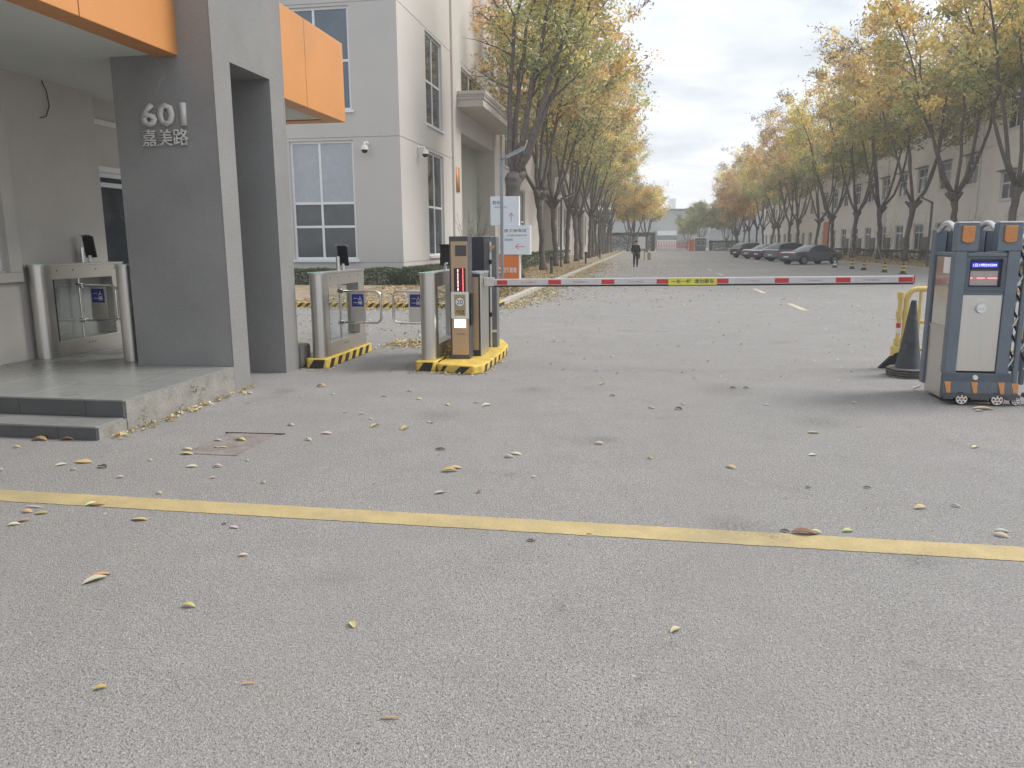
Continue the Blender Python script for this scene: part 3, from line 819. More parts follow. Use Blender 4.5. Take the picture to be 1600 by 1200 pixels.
def turnstile(label, x, y, z, arm, plinth=None, reader=1, length=1.42, arm_len=.58, flip_reader=False):
    """x,y: centre of the near end; arm = +1/-1 side the wing opens to"""
    t = thing('turnstile', label, 'turnstile', (x, y, z), group='pedestrian turnstiles at the gate')
    w = .1
    # near post: rounded front, flat back
    prof = []
    for k in range(9):
        a = math.pi + math.pi*k/8
        prof.append((w*math.cos(a), .1 + .1*math.sin(a), 0))
    prof += [(w, .2, 0), (-w, .2, 0)]
    MB().prism(prof, (0, 0, 1.085)).build('post', m_steel, t, smooth=True, local=True)
    MB().box(-w+.012, w-.012, .201, .24, 0, 1.0).build('post_seal', m_rubber, t, local=True)
    MB().box(-w+.004, w-.004, length-.22, length-.004, .1855, .9245).build('leg', m_steel2, t, local=True, bevel=.006)
    tb = MB().box(-w, w, .2, length, .925, 1.085).build('top_box', m_steel2, t, local=True, bevel=.004)
    for yy in (.28, .55, .95, 1.3):
        MB().cyl((w*arm, yy, 1.03), (w*arm+.004*arm, yy, 1.03), .009, n=8).build('screw', m_rubber, tb, local=True)
    lid = [(v[0]*1.06, v[1]-.006, 1.086) for v in prof[:9]] + [(w*1.06, length+.01, 1.086), (-w*1.06, length+.01, 1.086)]
    MB().prism(lid, (0,0,.022)).build('lid', m_steel2, t, local=True)
    lb = MB().box(-w, w, .2, length, 0, .185).build('lower_beam', m_steel2, t, local=True, bevel=.004)
    for yy in (.7, .76, .82):
        MB().cyl((w*arm, yy, .12), (w*arm+.004*arm, yy, .12), .008, n=8).build('screw', m_rubber, lb, local=True)
    MB().box(-.006, .006, .24, length-.22, .186, .924).build('glass_panel', m_clear, t, local=True)
    MB().box(-.1, .1, -.006+.004, .004+.10, 1.1085, 1.1125).build('indicator', m_green, t, local=True)
    # wing
    px, py = (w-.025)*arm, .66
    pv = MB().cyl((px, py, .186), (px, py, .924), .018, n=12)
    pv.build('pivot_rod', m_chrome, t, smooth=True, local=True)
    zl, zh = .405, .835
    wing = MB().tube(rrect(px, px+arm*(arm_len), zl, zh, .075, py, arm), .0165, 10).build('wing', m_chrome, t, smooth=True, local=True)
    for zz in (zl, zh):
        MB().tube([(px-.03*arm, py, zz), (px+.05*arm, py, zz)], .03, 12).build('clamp', m_chrome, wing, smooth=True, local=True)
    a0, a1 = px + arm*.15, px + arm*.36
    xa, xb = min(a0, a1), max(a0, a1)
    MB().box(xa, xb, py-.008, py+.008, zl+.012, zh-.012).build('wing_plate', m_steel2, wing, local=True)
    MB().box(xa+.02, xb-.02, py-.0105, py-.0085, zh-.21, zh-.04).build('notice', m_blue, wing, local=True)
    txt('lettering', '一人\n一闸', .125, .115, m_white, wing, (xa+.045, py-.0115, zh-.185), bold=.012, local=True)
    if reader:
        ry = 1.0
        r = MB().cyl((0, ry, 1.108), (0, ry, 1.2), .022, n=12).build('reader_pole', m_silver, t, smooth=True, local=True)
        s = -1 if not flip_reader else 1
        # leaning tablet with a hood
        p = [(-.075, ry+s*.02, 1.17), (.075, ry+s*.02, 1.17), (.075, ry+s*.075, 1.44), (-.075, ry+s*.075, 1.44)]
        if s < 0: p = [(a, 2*ry-b, c) for a, b, c in p]; s2 = -1
        else: s2 = 1
        rd = MB().prism([(a, ry+.02*(-1 if not flip_reader else 1)+ (c-1.17)*.16*(1 if not flip_reader else -1), c) for a, b, c in p], (0, .026, 0)).build('face_reader', m_screen, t, bevel=.006, local=True)
        top = ry + .02*(-1 if not flip_reader else 1) + .27*.16*(1 if not flip_reader else -1)
        MB().prism([(-.08, top-.05, 1.452), (.08, top-.05, 1.452), (.08, top+.035, 1.43), (-.08, top+.035, 1.43)], (0,0,.008)).build('hood', m_silver if reader == 2 else m_screen, rd, local=True)
        if not flip_reader:
            MB().box(.01, .045, top-.068, top-.05, 1.19, 1.215).build('label_sticker', m_white, rd, local=True)
        else:
            MB().cyl((-.045, ry-.07, 1.108), (-.045, ry-.07, 1.30), .028, n=14).build('scanner_post', m_chrome, t, smooth=True, local=True)
    if plinth:
        h, x0, x1, y0, y1 = plinth
        pb = MB().prism([(x0, y0+.05, -h), (x0+.04, y0, -h), (x1-.02, y0, -h), (x1, y0+.03, -h), (x1, y1, -h), (x0, y1, -h)], (0,0,h-.002)).build('plinth', m_yellow, t, local=True, bevel=.012)
        for k in range(int((y1-y0)/.26)+1):
            b = y0 + .07 + .26*k
            if b + .2 > y1: break
            MB().prism([(x1+.001, b, -h+.004), (x1+.001, b+.12, -h+.004), (x1+.001, b+.20, -.016), (x1+.001, b+.08, -.016)], (.003,0,0)).build('stripe', m_black, pb, local=True)
        MB().prism([(x0+.05, y0-.001, -h+.004), (x1-.06, y0-.001, -h+.004), (x1-.03, y0-.001, -.016), (x0+.13, y0-.001, -.016)], (0,-.003,0)).build('stripe', m_black, pb, local=True)
    return t

turnstile('stainless turnstile on the gatehouse platform against the guard room wall', -7.0, 7.9, .277, 1, arm_len=.50, reader=2, flip_reader=True, length=1.47)
turnstile('stainless turnstile on the platform half hidden behind the 601 pillar', -5.86, 7.9, .277, -1, arm_len=.50, reader=0, length=1.47)
turnstile('stainless turnstile on a hazard striped plinth right of the portal pillar', -4.2, 9.4, .13, 1, (.13, -.16, .15, -.06, 1.62), reader=2, flip_reader=True, length=1.54)
turnstile('stainless turnstile with black face reader beside the bronze entry terminal', -2.72, 9.42, .13, -1, (.13, -.15, .13, -.10, 1.7), reader=1, length=1.54)

# ---------------------------------------------------------------- barrier island
isl = thing('traffic_island', 'raised yellow island with black hazard stripes carrying the boom barrier', 'island', (-2.3, 10.3, 0))
ip = [(-2.575, 9.36), (-2.52, 9.26), (-2.06, 9.155), (-1.97, 9.25), (-1.945, 9.6), (-1.945, 10.75), (-2.0, 11.3), (-2.2, 11.9), (-2.5, 12.1), (-2.575, 11.9)]
MB().prism([(x, y, 0) for x, y in ip], (0,0,.11)).build('slab', m_yellow, isl, bevel=.02)
def stripe(p0, p1, t0, t1, sl, parent, z0=.006, z1=.094, off=.003):
    """slanting black bar on the vertical face p0->p1; t along the face in metres"""
    p0, p1 = Vector((*p0, 0)), Vector((*p1, 0)); d = (p1-p0).normalized(); n = Vector((d.y, -d.x, 0))
    q = [p0 + d*t0 + Vector((0,0,z0)), p0 + d*t1 + Vector((0,0,z0)), p0 + d*(t1+sl) + Vector((0,0,z1)), p0 + d*(t0+sl) + Vector((0,0,z1))]
    MB().prism([v + n*.0005 for v in q], n*off).build('stripe', m_black, parent)
stripe(ip[1], ip[2], .19, .33, .10, isl); stripe(ip[1], ip[2], -.0, .05, .06, isl)
for k in range(4):
    stripe(ip[4], ip[5], .0+.3*k, .11+.3*k, .05, isl)
stripe(ip[3], ip[4], .1, .2, .06, isl)
stripe(ip[5], ip[6], .1, .22, .05, isl)

# entry terminal
et = thing('entry_terminal', 'bronze number plate camera column with LED strip and 20 speed plate', 'terminal', (-2.36, 9.82, .11))
Z = .11
MB().box(-2.485, -2.235, 9.725, 9.95, .11, 1.69).build('housing', m_charc, et, bevel=.006)
fp = pierced('front_panel', m_bronze, et, (-2.462, 9.718, 0), (1,0,0), (0,1,0), 0, .222, .165, 1.628, [(.055, .205, 1.44, 1.575, .06, True), (.036, .190, .985, 1.29, .004, True)])
MB().box(-2.475, -2.236, 9.712, 9.7245, 1.63, 1.688).build('cap', m_charc, et, bevel=.003)
box('foot', m_charc, et, -2.49, -2.23, 9.712, 9.96, .1105, .164, bevel=.004)
MB().box(-2.385, -2.32, 9.745, 9.775, 1.465, 1.53).build('camera_block', m_midgrey, et, bevel=.004)
MB().cyl((-2.352, 9.7449, 1.497), (-2.352, 9.738, 1.497), .018, n=14).build('lens', m_screen, et, smooth=True)
led = box('led_strip', m_led, et, -2.426, -2.272, 9.7145, 9.7205, .988, 1.287)
MB().box(-2.31, -2.303, 9.7135, 9.7143, .99, 1.285).build('led_text', m_ledtxt, led)
txt('led_text', '欢\n迎\n光\n临\n车\n牌', .018, .285, m_ledwht, led, (-2.382, 9.7138, .994), bold=.01)
sp = box('speed_plate', m_white, et, -2.468, -2.236, 9.7085, 9.7135, .64, .985)
box('plate_ground', m_yline, sp, -2.425, -2.276, 9.7072, 9.7084, .675, .95)
MB().cyl((-2.351, 9.7071, .855), (-2.351, 9.7060, .855), .066, n=32).build('sign_ring', m_rust, sp)
MB().cyl((-2.351, 9.7059, .855), (-2.351, 9.7050, .855), .057, n=32).build('sign_disc', m_white, sp)
txt('lettering', '20', .084, .062, m_ink, sp, (-2.393, 9.7045, .824), bold=.006)
txt('lettering', '进出车辆\n厂区限速', .112, .062, m_black, sp, (-2.407, 9.7066, .692), bold=.012)
box('keypad', m_lit, et, -2.43, -2.279, 9.7125, 9.7175, .522, .63, bevel=.003)
txt('lettering', 'DOORMAX', .105, .016, m_charc, et, (-2.40, 9.7172, .43), bold=.02)
box('side_box', m_screen, et, -2.2345, -2.215, 9.76, 9.9, .55, .96, bevel=.004)

# boom barrier
bb = thing('boom_barrier', 'boom barrier with long red and white arm lowered across the road', 'barrier', (-2.2, 10.2, .11))
cab = MB().box(-2.30, -2.13, 10.0, 10.5, .11, 1.2).build('cabinet', m_steel, bb, bevel=.012)
MB().box(-2.304, -2.126, 9.99, 10.51, 1.201, 1.232).build('cabinet_lid', m_silver, cab, bevel=.008)
pierced('cabinet_frame', m_navy, cab, (-2.302, 9.993, 0), (1,0,0), (0,1,0), 0, .158, .115, 1.195, [(.012, .137, .19, 1.165, .004, False)])
box('cabinet_door', m_bronze, cab, -2.29, -2.165, 9.9975, 9.9995, .19, 1.165)
box('cabinet_base', m_navy, cab, -2.303, -2.144, 9.988, 9.9928, .112, .185)
txt('lettering', 'DOORMAX', .07, .02, m_silver, cab, (-2.27, 9.9968, .33), bold=.02)
# arm from the cabinet to its free end; it rises slightly
A0, A1 = Vector((-2.10, 10.2, 1.083)), Vector((3.25, 10.2, 1.14))
ax = (A1-A0).normalized(); az = Vector((0,1,0)).cross(ax)*-1
if az.z < 0: az = -az
def armpt(t, h, y): 
    p = A0 + ax*t + az*h; return (p.x, y, p.z)
def arm_piece(name, mat, t0, t1, h0, h1, y0, y1, parent, bevel=0.):
    return MB().prism([armpt(t0, h0, y0), armpt(t1, h0, y0), armpt(t1, h1, y0), armpt(t0, h1, y0)], (0, y1-y0, 0)).build(name, mat, parent, bevel=bevel)
LA = (A1-A0).length
arm = arm_piece('arm', m_arm, 0, LA, -.043, .043, 10.178, 10.222, bb, bevel=.008)
arm_piece('rubber_edge', m_rubber, .05, LA, -.062, -.0435, 10.185, 10.215, arm)
arm_piece('end_cap', m_red, LA, LA+.012, -.045, .045, 10.176, 10.224, arm)
MB().box(-2.1295, -1.99, 10.16, 10.24, 1.03, 1.15).build('arm_clamp', m_steel2, bb, bevel=.008)
def tx(xp): return (xp - A0.x)/ax.x
for x0, x1 in ((-1.95,-1.81),(-1.258,-1.088),(-.557,-.39),(.152,.30),(.909,1.052),(1.616,1.786),(2.343,2.517),(3.075,3.237)):
    arm_piece('red_band', m_red, tx(x0), tx(x1), -.032, .026, 10.1765, 10.1778, arm)
arm_piece('notice_band', M('arm_yellow_print', (.72, .68, .09), .5), tx(.302), tx(.907), -.052, .036, 10.1745, 10.1762, arm)
def arm_text(s, x0, w, h, mat, bold, yy):
    p = armpt(tx(x0), -h/2-.003, yy)
    txt('lettering', s, w, h, mat, arm, p, u=tuple(ax), v=tuple(az), bold=bold)
arm_text('一车一杆', .335, .25, .055, m_ink, .02, 10.1738)
arm_text('请勿跟车', .625, .25, .055, m_ink, .02, 10.1738)
for x0 in (-1.62, -.93, -.21, 1.235, 1.97, 2.66):
    arm_text('DOORMAX', x0, .2, .022, M('arm_pink_print', (.55, .25, .32), .5) if x0 < -1.6 else bpy.data.materials['arm_pink_print'], .01, 10.1772)

# exit terminal standing behind the cabinet
xt = thing('exit_terminal', 'dark slab exit terminal with thin white post behind the barrier cabinet', 'terminal', (-2.3, 10.95, .11))
MB().box(-2.45, -2.285, 10.85, 11.1, .11, 1.69).build('housing', m_navy, xt, bevel=.006)
MB().box(-2.2845, -2.09, 10.9, 11.08, .11, 1.69).build('side_housing', m_midgrey, xt, bevel=.006)
MB().box(-2.29, -2.175, 10.88, 11.11, 1.6905, 1.70).build('top_plate', m_silver, xt)
MB().box(-2.185, -2.165, 10.872, 10.8995, .112, 1.62).build('white_post', m_white, xt)
MB().prism([(-2.183, 10.86, 1.57), (-2.10, 10.86, 1.57), (-2.183, 10.86, 1.46)], (0, .01, 0)).build('warning_flag', m_bronze, xt)
for z0 in (1.31, .56):
    MB().box(-2.20, -2.158, 10.86, 10.8715, z0, z0+.06).build('bracket', m_rubber, xt)
MB().box(-2.16, -2.10, 10.885, 10.899, .33, .365).build('tag', m_white, xt)

# ---------------------------------------------------------------- retractable gate on the right
rg = thing('retractable_gate', 'slate blue retractable gate head with stainless panels display and wheels', 'gate', (3.25, 8.5, 0))
yF, yB = 8.17, 8.86
def post(x0, x1, y0, y1, z0, z1, mat=m_gate, name='post', par=rg, bev=.012): return MB().box(x0, x1, y0, y1, z0, z1).build(name, mat, par, bevel=bev)
post(2.965, 3.075, yF, yF+.11, .30, 1.50); post(3.435, 3.545, yF, yF+.11, .30, 1.50)
for (x0, x1) in ((2.965, 3.165), (3.33, 3.545)):
    h = post(x0, x1, yF, yF+.12, 1.501, 1.765, name='post_head', bev=.008)
    c = (x0+x1)/2 - .005
    MB().prism([(c-.056, yF-.0005, 1.742), (c-.056, yF-.0005, 1.60), (c-.03, yF-.0005, 1.58), (c+.03, yF-.0005, 1.58), (c+.056, yF-.0005, 1.60), (c+.056, yF-.0005, 1.742)], (0,-.022,0)).build('amber_lamp', m_amber, h, bevel=.008)
    MB().box(x0+.004, x1-.004, yF-.004, yF+.115, 1.766, 1.782).build('cap', m_silver, h, bevel=.005)
    # arched rail running back to the rear post
    pts = [(x0+.03, yF+.12 + (yB-yF-.24)*k/10, 1.70 + .075*math.sin(math.pi*k/10)) for k in range(11)]
    MB().tube(pts, .028, 10).build('arch_rail', m_silver, rg, smooth=True)
    post(x0, x0+.11, yB-.12, yB, .10, 1.72); 
    MB().box(x0+.13, x0+.20, yB-.1, yB-.02, 1.0, 1.70).build('rear_post_web', m_gate2, rg)
post(3.075, 3.435, yF+.01, yF+.10, 1.445, 1.49, name='rail')
post(3.17, 3.325, yB-.14, yB-.11, 1.0, 1.70, name='rear_panel')
post(2.98, 3.06, yF+.11, yB-.12, 1.45, 1.49, name='rail')
post(3.45, 3.53, yF+.11, yB-.12, 1.45, 1.49, name='rail')
sb = pierced('screen_box', m_gate2, rg, (3.0755, yF+.012, 0), (1,0,0), (0,1,0), 0, .359, 1.10, 1.4445, [(.035, .325, 1.155, 1.425, .045, True)])
dp = box('display', m_screen, rg, 3.125, 3.378, yF+.035, yF+.055, 1.335, 1.40)
box('blue_field', m_lcd, dp, 3.135, 3.368, yF+.0325, yF+.0345, 1.343, 1.392)
txt('lettering', '1日17时59分09', .21, .03, m_lcdtxt, dp, (3.146, yF+.0315, 1.352), bold=.008)
d2 = box('lower_display', m_lcd2, rg, 3.128, 3.374, yF+.035, yF+.055, 1.172, 1.31)
MB().box(3.13, 3.15, yF+.0332, yF+.0345, 1.236, 1.246).box(3.19, 3.26, yF+.0332, yF+.0345, 1.236, 1.246).box(3.285, 3.372, yF+.0332, yF+.0345, 1.236, 1.246).build('lit_line', m_ledtxt, d2)
fpn = MB().box(3.076, 3.434, yF+.02, yF+.06, .325, 1.08).build('front_plate', m_steel2, rg, bevel=.004)
em = MB().cyl((3.243, yF+.019, .95), (3.243, yF-.012, .95), .048, .042, n=28).build('emblem', m_white, fpn, smooth=True)
MB().cyl((3.228, yF-.0122, .945), (3.228, yF-.015, .945), .012, n=12).cyl((3.26, yF-.0122, .945), (3.26, yF-.015, .945), .012, n=12).build('emblem_mark', m_silver, em)
txt('lettering', 'Zoom', .085, .03, m_white, fpn, (3.215, yF+.0195, 1.025), bold=.01)
post(3.076, 3.434, yF+.012, yF+.10, 1.081, 1.0995, name='rail', bev=.004)
# left side
for z0, z1 in ((.035, .715), (.755, 1.448)):
    MB().box(2.985, 3.0, yF+.112, yB-.122, z0, z1).build('side_plate', m_steel2 if z0 < .5 else m_mirror, rg, bevel=.003)
MB().box(2.98, 3.0, yF+.111, yB-.121, .716, .754).build('side_rail', m_steel, rg)
MB().box(3.001, 3.53, yF+.105, yB-.125, .05, 1.43).build('body', m_gate2, rg)
MB().box(2.9835, 2.9848, yF+.16, yF+.33, 1.28, 1.44).build('sticker', m_white, rg)
for z0 in (.36, 1.18): MB().cyl((2.985, yF+.16, z0), (2.972, yF+.16, z0), .012, n=12).build('lock', m_chrome, rg)
# base skirt
sk = MB().prism([(2.955, yF+.05, .31), (2.955, yF-.01, .31), (2.955, yF-.01, .225), (2.955, yF-.05, .10), (2.955, yF-.06, .062), (2.955, yF+.05, .062)], (.635, 0, 0)).build('skirt', m_gate2, rg, bevel=.01)
lip = MB()
for q in range(24):      # scalloped lip that arches over the wheels
    xx = 2.95 + .65*q/24
    hgt = .062 + .045*max(0, 1-(abs(xx+.0135-3.115)/.085)**2) + .045*max(0, 1-(abs(xx+.0135-3.437)/.085)**2)
    lip.box(xx, xx+.0272, yF-.105, yF-.055, hgt, .118)
lip.build('skirt_lip', m_charc, rg)
MB().cyl((3.248, yF-.0105, .268), (3.248, yF-.03, .268), .026, .022, n=20).build('bolt', m_white, sk, smooth=True)
for xx in (3.0, 3.245, 3.49):
    MB().prism([(xx-.03, yF-.0125, .222), (xx+.03, yF-.0125, .222), (xx+.018, yF-.052, .104), (xx-.012, yF-.052, .104)], (0,-.006,.002)).build('reflector', m_amber, sk)
def wheel(xx, yy, par, r=.064):
    t = MB().cyl((xx, yy-.014, r), (xx, yy+.016, r), r, n=28).build('wheel', m_rubber, par, smooth=True, bevel=.005)
    hub = MB().cyl((xx, yy-.0145, r), (xx, yy-.019, r), r*.80, n=28)
    hub.build('hub', m_white, t, smooth=True)
    for k in range(6):
        a = math.pi/3*k; c = Vector((xx+math.cos(a)*r*.52, yy-.0195, r+math.sin(a)*r*.52))
        MB().tube([c, c+Vector((0,-.0015,0))], r*.15, 8).build('hub_hole', m_rubber, t)
    MB().cyl((xx, yy-.0195, r), (xx, yy-.027, r), r*.2, n=14).build('hub_cap', m_amber, t, smooth=True)
wheel(3.115, yF-.075, rg); wheel(3.437, yF-.075, rg); wheel(3.1, yB-.02, rg)
MB().cyl((2.99, yB+.0, .05), (2.93, yB+.02, .02), .014, n=8).build('side_pin', m_steel, rg)
# folded frames to the right with scissor bars
for k in range(3):
    x0 = 3.60 + .16*k
    post(x0, x0+.05, yF+.02, yF+.07, .17, 1.60, name='frame_post')
    post(x0, x0+.05, yB-.1, yB-.05, .10, 1.60, name='frame_post')
    MB().tube([(x0+.025, yF+.07 + (yB-yF-.17)*q/10, 1.58 + .08*math.sin(math.pi*q/10)) for q in range(11)], .02, 8).build('arch_rail', m_silver, rg, smooth=True)
    MB().prism([(x0-.01, yF+.0, .215), (x0+.055, yF+.0, .215), (x0+.045, yF-.03, .105), (x0+.005, yF-.03, .105)], (0,.012,0)).build('reflector', m_amber, rg)
    MB().prism([(x0-.05, yF-.03, .075), (x0-.04, yF-.03, .115), (x0+.03, yF-.03, .125), (x0+.07, yF-.03, .095), (x0+.075, yF-.03, .075)], (0,.1,0)).build('wheel_guard', m_gate2, rg, bevel=.006)
    wheel(x0+.02, yF-.04, rg, .045)
    for z0 in (.35, .75, 1.15):
        for yy in (yF+.045, yF+.3):
            MB().tube([(x0-.06, yy, z0), (x0+.16, yy, z0+.4)], .012, 6).build('scissor_bar', m_silver, rg)
            MB().tube([(x0-.06, yy+.03, z0+.4), (x0+.16, yy+.03, z0)], .012, 6).build('scissor_bar', m_rubber, rg)

# ---------------------------------------------------------------- stacked cones and the yellow barrier
NAMES4 = ['bottom', 'second from the bottom', 'third from the bottom']
for k in range(4):
    top = k == 3
    lab = ('tall faded dark traffic cone topping the stack beside the gate' if top else
           f'dusty dark traffic cone base, {NAMES4[k]} in the stack beside the gate')
    t = thing('traffic_cone', lab, 'cone', (3.15, 9.80, .028*k), rz=.12*k-.1, group='stacked traffic cones beside the gate')
    MB().prism([(.245*math.cos(a)*1.0, .245*math.sin(a), 0) for a in [math.pi/8+math.pi/4*q for q in range(8)]], (0,0,.02)).build('base', m_conebase, t, bevel=.006, local=True)
    if top:
        MB().lathe((0,0,0), [(.15,.02),(.142,.04),(.10,.30),(.033,.80),(.028,.825),(.015,.828)], 28).build('cone_body', m_cone, t, smooth=True, local=True)
    else:
        MB().lathe((0,0,0), [(.15,.02),(.146,.026)], 28).build('cone_rim', m_cone, t, smooth=True, local=True)

yb = thing('crowd_barrier', 'yellow plastic crowd barrier partly hidden behind the retractable gate', 'barrier', (3.8, 10.4, 0))
Y = 10.4
MB().tube([(3.26,Y,.22),(3.26,Y,.86),(3.275,Y,.94),(3.31,Y,.99),(3.37,Y,1.01),(4.5,Y,1.01),(4.56,Y,.99),(4.6,Y,.94),(4.61,Y,.86),(4.61,Y,.22)], .034, 12).build('frame', m_yplast, yb, smooth=True)
for xx in (3.42, 3.57, 3.72, 3.87, 4.02, 4.17, 4.32, 4.47): MB().cyl((xx,Y,.25),(xx,Y,1.0), .021, n=10).build('upright', m_yplast, yb, smooth=True)
MB().cyl((3.26,Y,.25),(4.61,Y,.25), .026, n=10).build('cross_rail', m_yplast, yb, smooth=True)
MB().cyl((3.26,Y,.60),(4.61,Y,.60), .024, n=10).build('cross_rail', m_yplast, yb, smooth=True)
hp = MB().cyl((3.185,Y,.20),(3.185,Y,.95), .026, n=12).build('hinge_post', m_yplast, yb, smooth=True)
for z0 in (.30, .64, .88): MB().cyl((3.185,Y,z0),(3.185,Y,z0+.09), .042, n=12).build('hinge_sleeve', m_yplast, yb, smooth=True)
for z0, mt_ in ((.52, m_red), (.455, m_white)): MB().cyl((3.185,Y,z0),(3.185,Y,z0+.06), .028, n=12).build('reflective_band', mt_, yb, smooth=True)
MB().box(3.12, 3.24, Y-.035, Y+.035, .15, .29).build('foot_socket', m_yplast, yb, bevel=.015)
MB().prism([(2.98,Y-.04,0),(3.26,Y-.04,0),(3.22,Y-.04,.22),(3.16,Y-.04,.2)], (0,.08,0)).build('foot', m_rubber, yb, bevel=.01)
MB().prism([(4.4,Y-.04,0),(4.8,Y-.04,0),(4.64,Y-.04,.2),(4.58,Y-.04,.2)], (0,.08,0)).build('foot', m_rubber, yb, bevel=.01)

mh = thing('manhole_cover', 'rust toned rectangular cover set in the asphalt near the platform step', 'cover', (-3.28, 5.6, 0))
MB().prism([(-3.50,5.27,.0),(-3.06,5.27,.0),(-3.08,5.94,.0),(-3.50,5.92,.0)], (0,0,.006)).build('lid', m_rust, mh)
MB().prism([(-3.52,5.925,.0),(-3.02,5.95,.0),(-3.0,5.972,.0),(-3.54,5.945,.0)], (0,0,.008)).build('rim', m_rubber, mh)
# ---------------------------------------------------------------- wayfinding totem and lamps
ts = thing('direction_sign', 'white direction sign boxes on an orange base beside the left lamp', 'sign', (-5.4, 31.1, .1))
ob = box('orange_base', m_orsign, ts, -6.05, -5.03, 31.0, 31.3, .1, 1.14, bevel=.01)
box('edge_strip', m_white, ts, -5.028, -4.99, 31.0, 31.3, .1, 1.14)
MB().tube([(-5.86+.10*math.cos(a), 30.996, .52+.10*math.sin(a)) for a in [R(20+i*27) for i in range(12)]], .03, 6).build('logo', m_white, ob)
txt('lettering', '园区智慧\n出入管理', .58, .20, m_white, ob, (-5.70, 30.995, .43), bold=.015)
lo = box('lower_panel', m_sign, ts, -5.73, -4.62, 30.96, 31.25, 1.145, 2.30, bevel=.008)
box('edge_strip', m_white, lo, -4.618, -4.555, 30.96, 31.25, 1.145, 2.30)
txt('lettering', '员工停车区', .92, .13, m_ink, lo, (-5.62, 30.955, 2.03), bold=.012)
txt('lettering', 'STAFF PARKING', .8, .07, m_ink, lo, (-5.50, 30.955, 1.87))
txt('lettering', '非机动车', .34, .09, m_ink, lo, (-5.60, 30.955, 1.69), bold=.008)
def arrow(parent, cx, cz, r, ang, y):
    d = Vector((math.cos(ang), 0, math.sin(ang))); n = Vector((-d.z, 0, d.x)); c = Vector((cx, y, cz))
    mb = MB(); w = .010
    for a, b in ((c-d*r, c+d*r), (c+d*r, c+d*r*.25+n*r*.6), (c+d*r, c+d*r*.25-n*r*.6)):
        k = (b-a).normalized(); q = Vector((-k.z, 0, k.x))*w
        mb.prism([a-q, b-q, b+q, a+q], (0, -.003, 0))
    mb.build('arrow', m_red, parent)
arrow(lo, -4.97, 1.46, .19, math.pi, 30.957)
upn = box('upper_panel', m_sign, ts, -6.18, -5.075, 31.0, 31.29, 2.305, 3.44, bevel=.008)
box('edge_strip', m_white, upn, -5.073, -5.02, 31.0, 31.29, 2.305, 3.44)
txt('lettering', '前台', .30, .15, m_ink, upn, (-6.09, 30.995, 3.13), bold=.012)
txt('lettering', 'RECEPTION', .5, .06, m_ink, upn, (-6.0, 30.995, 2.99))
arrow(upn, -5.33, 2.62, .17, math.pi/2, 30.997)

def lamp(label, x, y, h, ax_, al, mat, panel=True):
    t = thing('street_lamp', label, 'lamp', (x, y, 0), group='slim road lamps')
    MB().box(x-.11, x+.11, y-.11, y+.11, .08, .11).build('base_plate', mat, t)
    MB().box(x-.055, x+.055, y-.055, y+.055, .11, h).build('pole', mat, t, bevel=.01)
    e = Vector((x, y, h-.03)); d = Vector(ax_).normalized(); s = d.cross(Vector((0,0,1))).normalized(); n = s.cross(d)
    a = e - d*.02
    pts = [a - s*.055 - n*.05, a + s*.055 - n*.05, a + s*.055 + n*.05, a - s*.055 + n*.05]
    hd = MB().prism(pts, d*al).build('head', mat, t, bevel=.008)
    b = a + d*al*.25 - n*.052
    MB().prism([b - s*.05, b + s*.05, b + s*.05 + d*al*.7, b - s*.05 + d*al*.7], -n*.008).build('light_panel', m_white, hd)
    return t
lamp('grey angled road lamp standing in front of the white direction sign', -5.44, 29.5, 4.75, (1,0,.45), 1.0, m_lamp)
lamp('dark angled road lamp by the right kerb left of the retractable gate', 16.6, 50., 3.85, (-1,0,.5), .85, m_dlamp)
lamp('dark angled lamp on the left verge behind the second tree', -5.2, 48.5, 4.3, (1,0,.45), .9, m_dlamp)
lamp('dark angled lamp far along the left verge', -4.9, 82, 4.3, (1,0,.45), .9, m_dlamp)
lamp('dark angled lamp by the right kerb behind the nearest parked sedan', 16.6, 76, 3.85, (-1,0,.5), .85, m_dlamp)

def small_post(name, label, cat, x, y, h, r, z=.1, group='small dark posts on the left verge'):
    t = thing(name, label, cat, (x, y, z), group=group)
    MB().cyl((x,y,z),(x,y,z+h*.8), r, n=12).build('post', m_dlamp, t, smooth=True)
    MB().lathe((x,y,z+h*.8), [(r*1.25,0),(r*1.25,h*.15),(r*.9,h*.2)], 12).build('cap', m_screen, t, smooth=True)
for (x, y, lab) in ((-4.55, 38.1, 'short dark bollard lamp on the left verge beside the second tree'), (-4.3, 57.1, 'short dark bollard lamp on the left verge beside the middle trees'), (-4.3, 75, 'short dark bollard lamp far along the left verge')):
    small_post('bollard_lamp', lab, 'bollard', x, y, .85, .075)
for (x, y, lab) in ((18.6, 63.7, 'T shaped lawn lamp between the two nearest right trees'), (19.6, 56.3, 'T shaped lawn lamp behind the right road lamp')):
    t = thing('lawn_lamp', lab, 'lamp', (x, y, .08), group='T shaped lawn lamps')
    MB().cyl((x,y,.08),(x,y,.98), .05, n=10).build('post', m_dlamp, t, smooth=True)
    MB().lathe((x,y,.98), [(.06,0),(.2,.03),(.2,.07),(.05,.1)], 16).build('head', m_white, t, smooth=True)

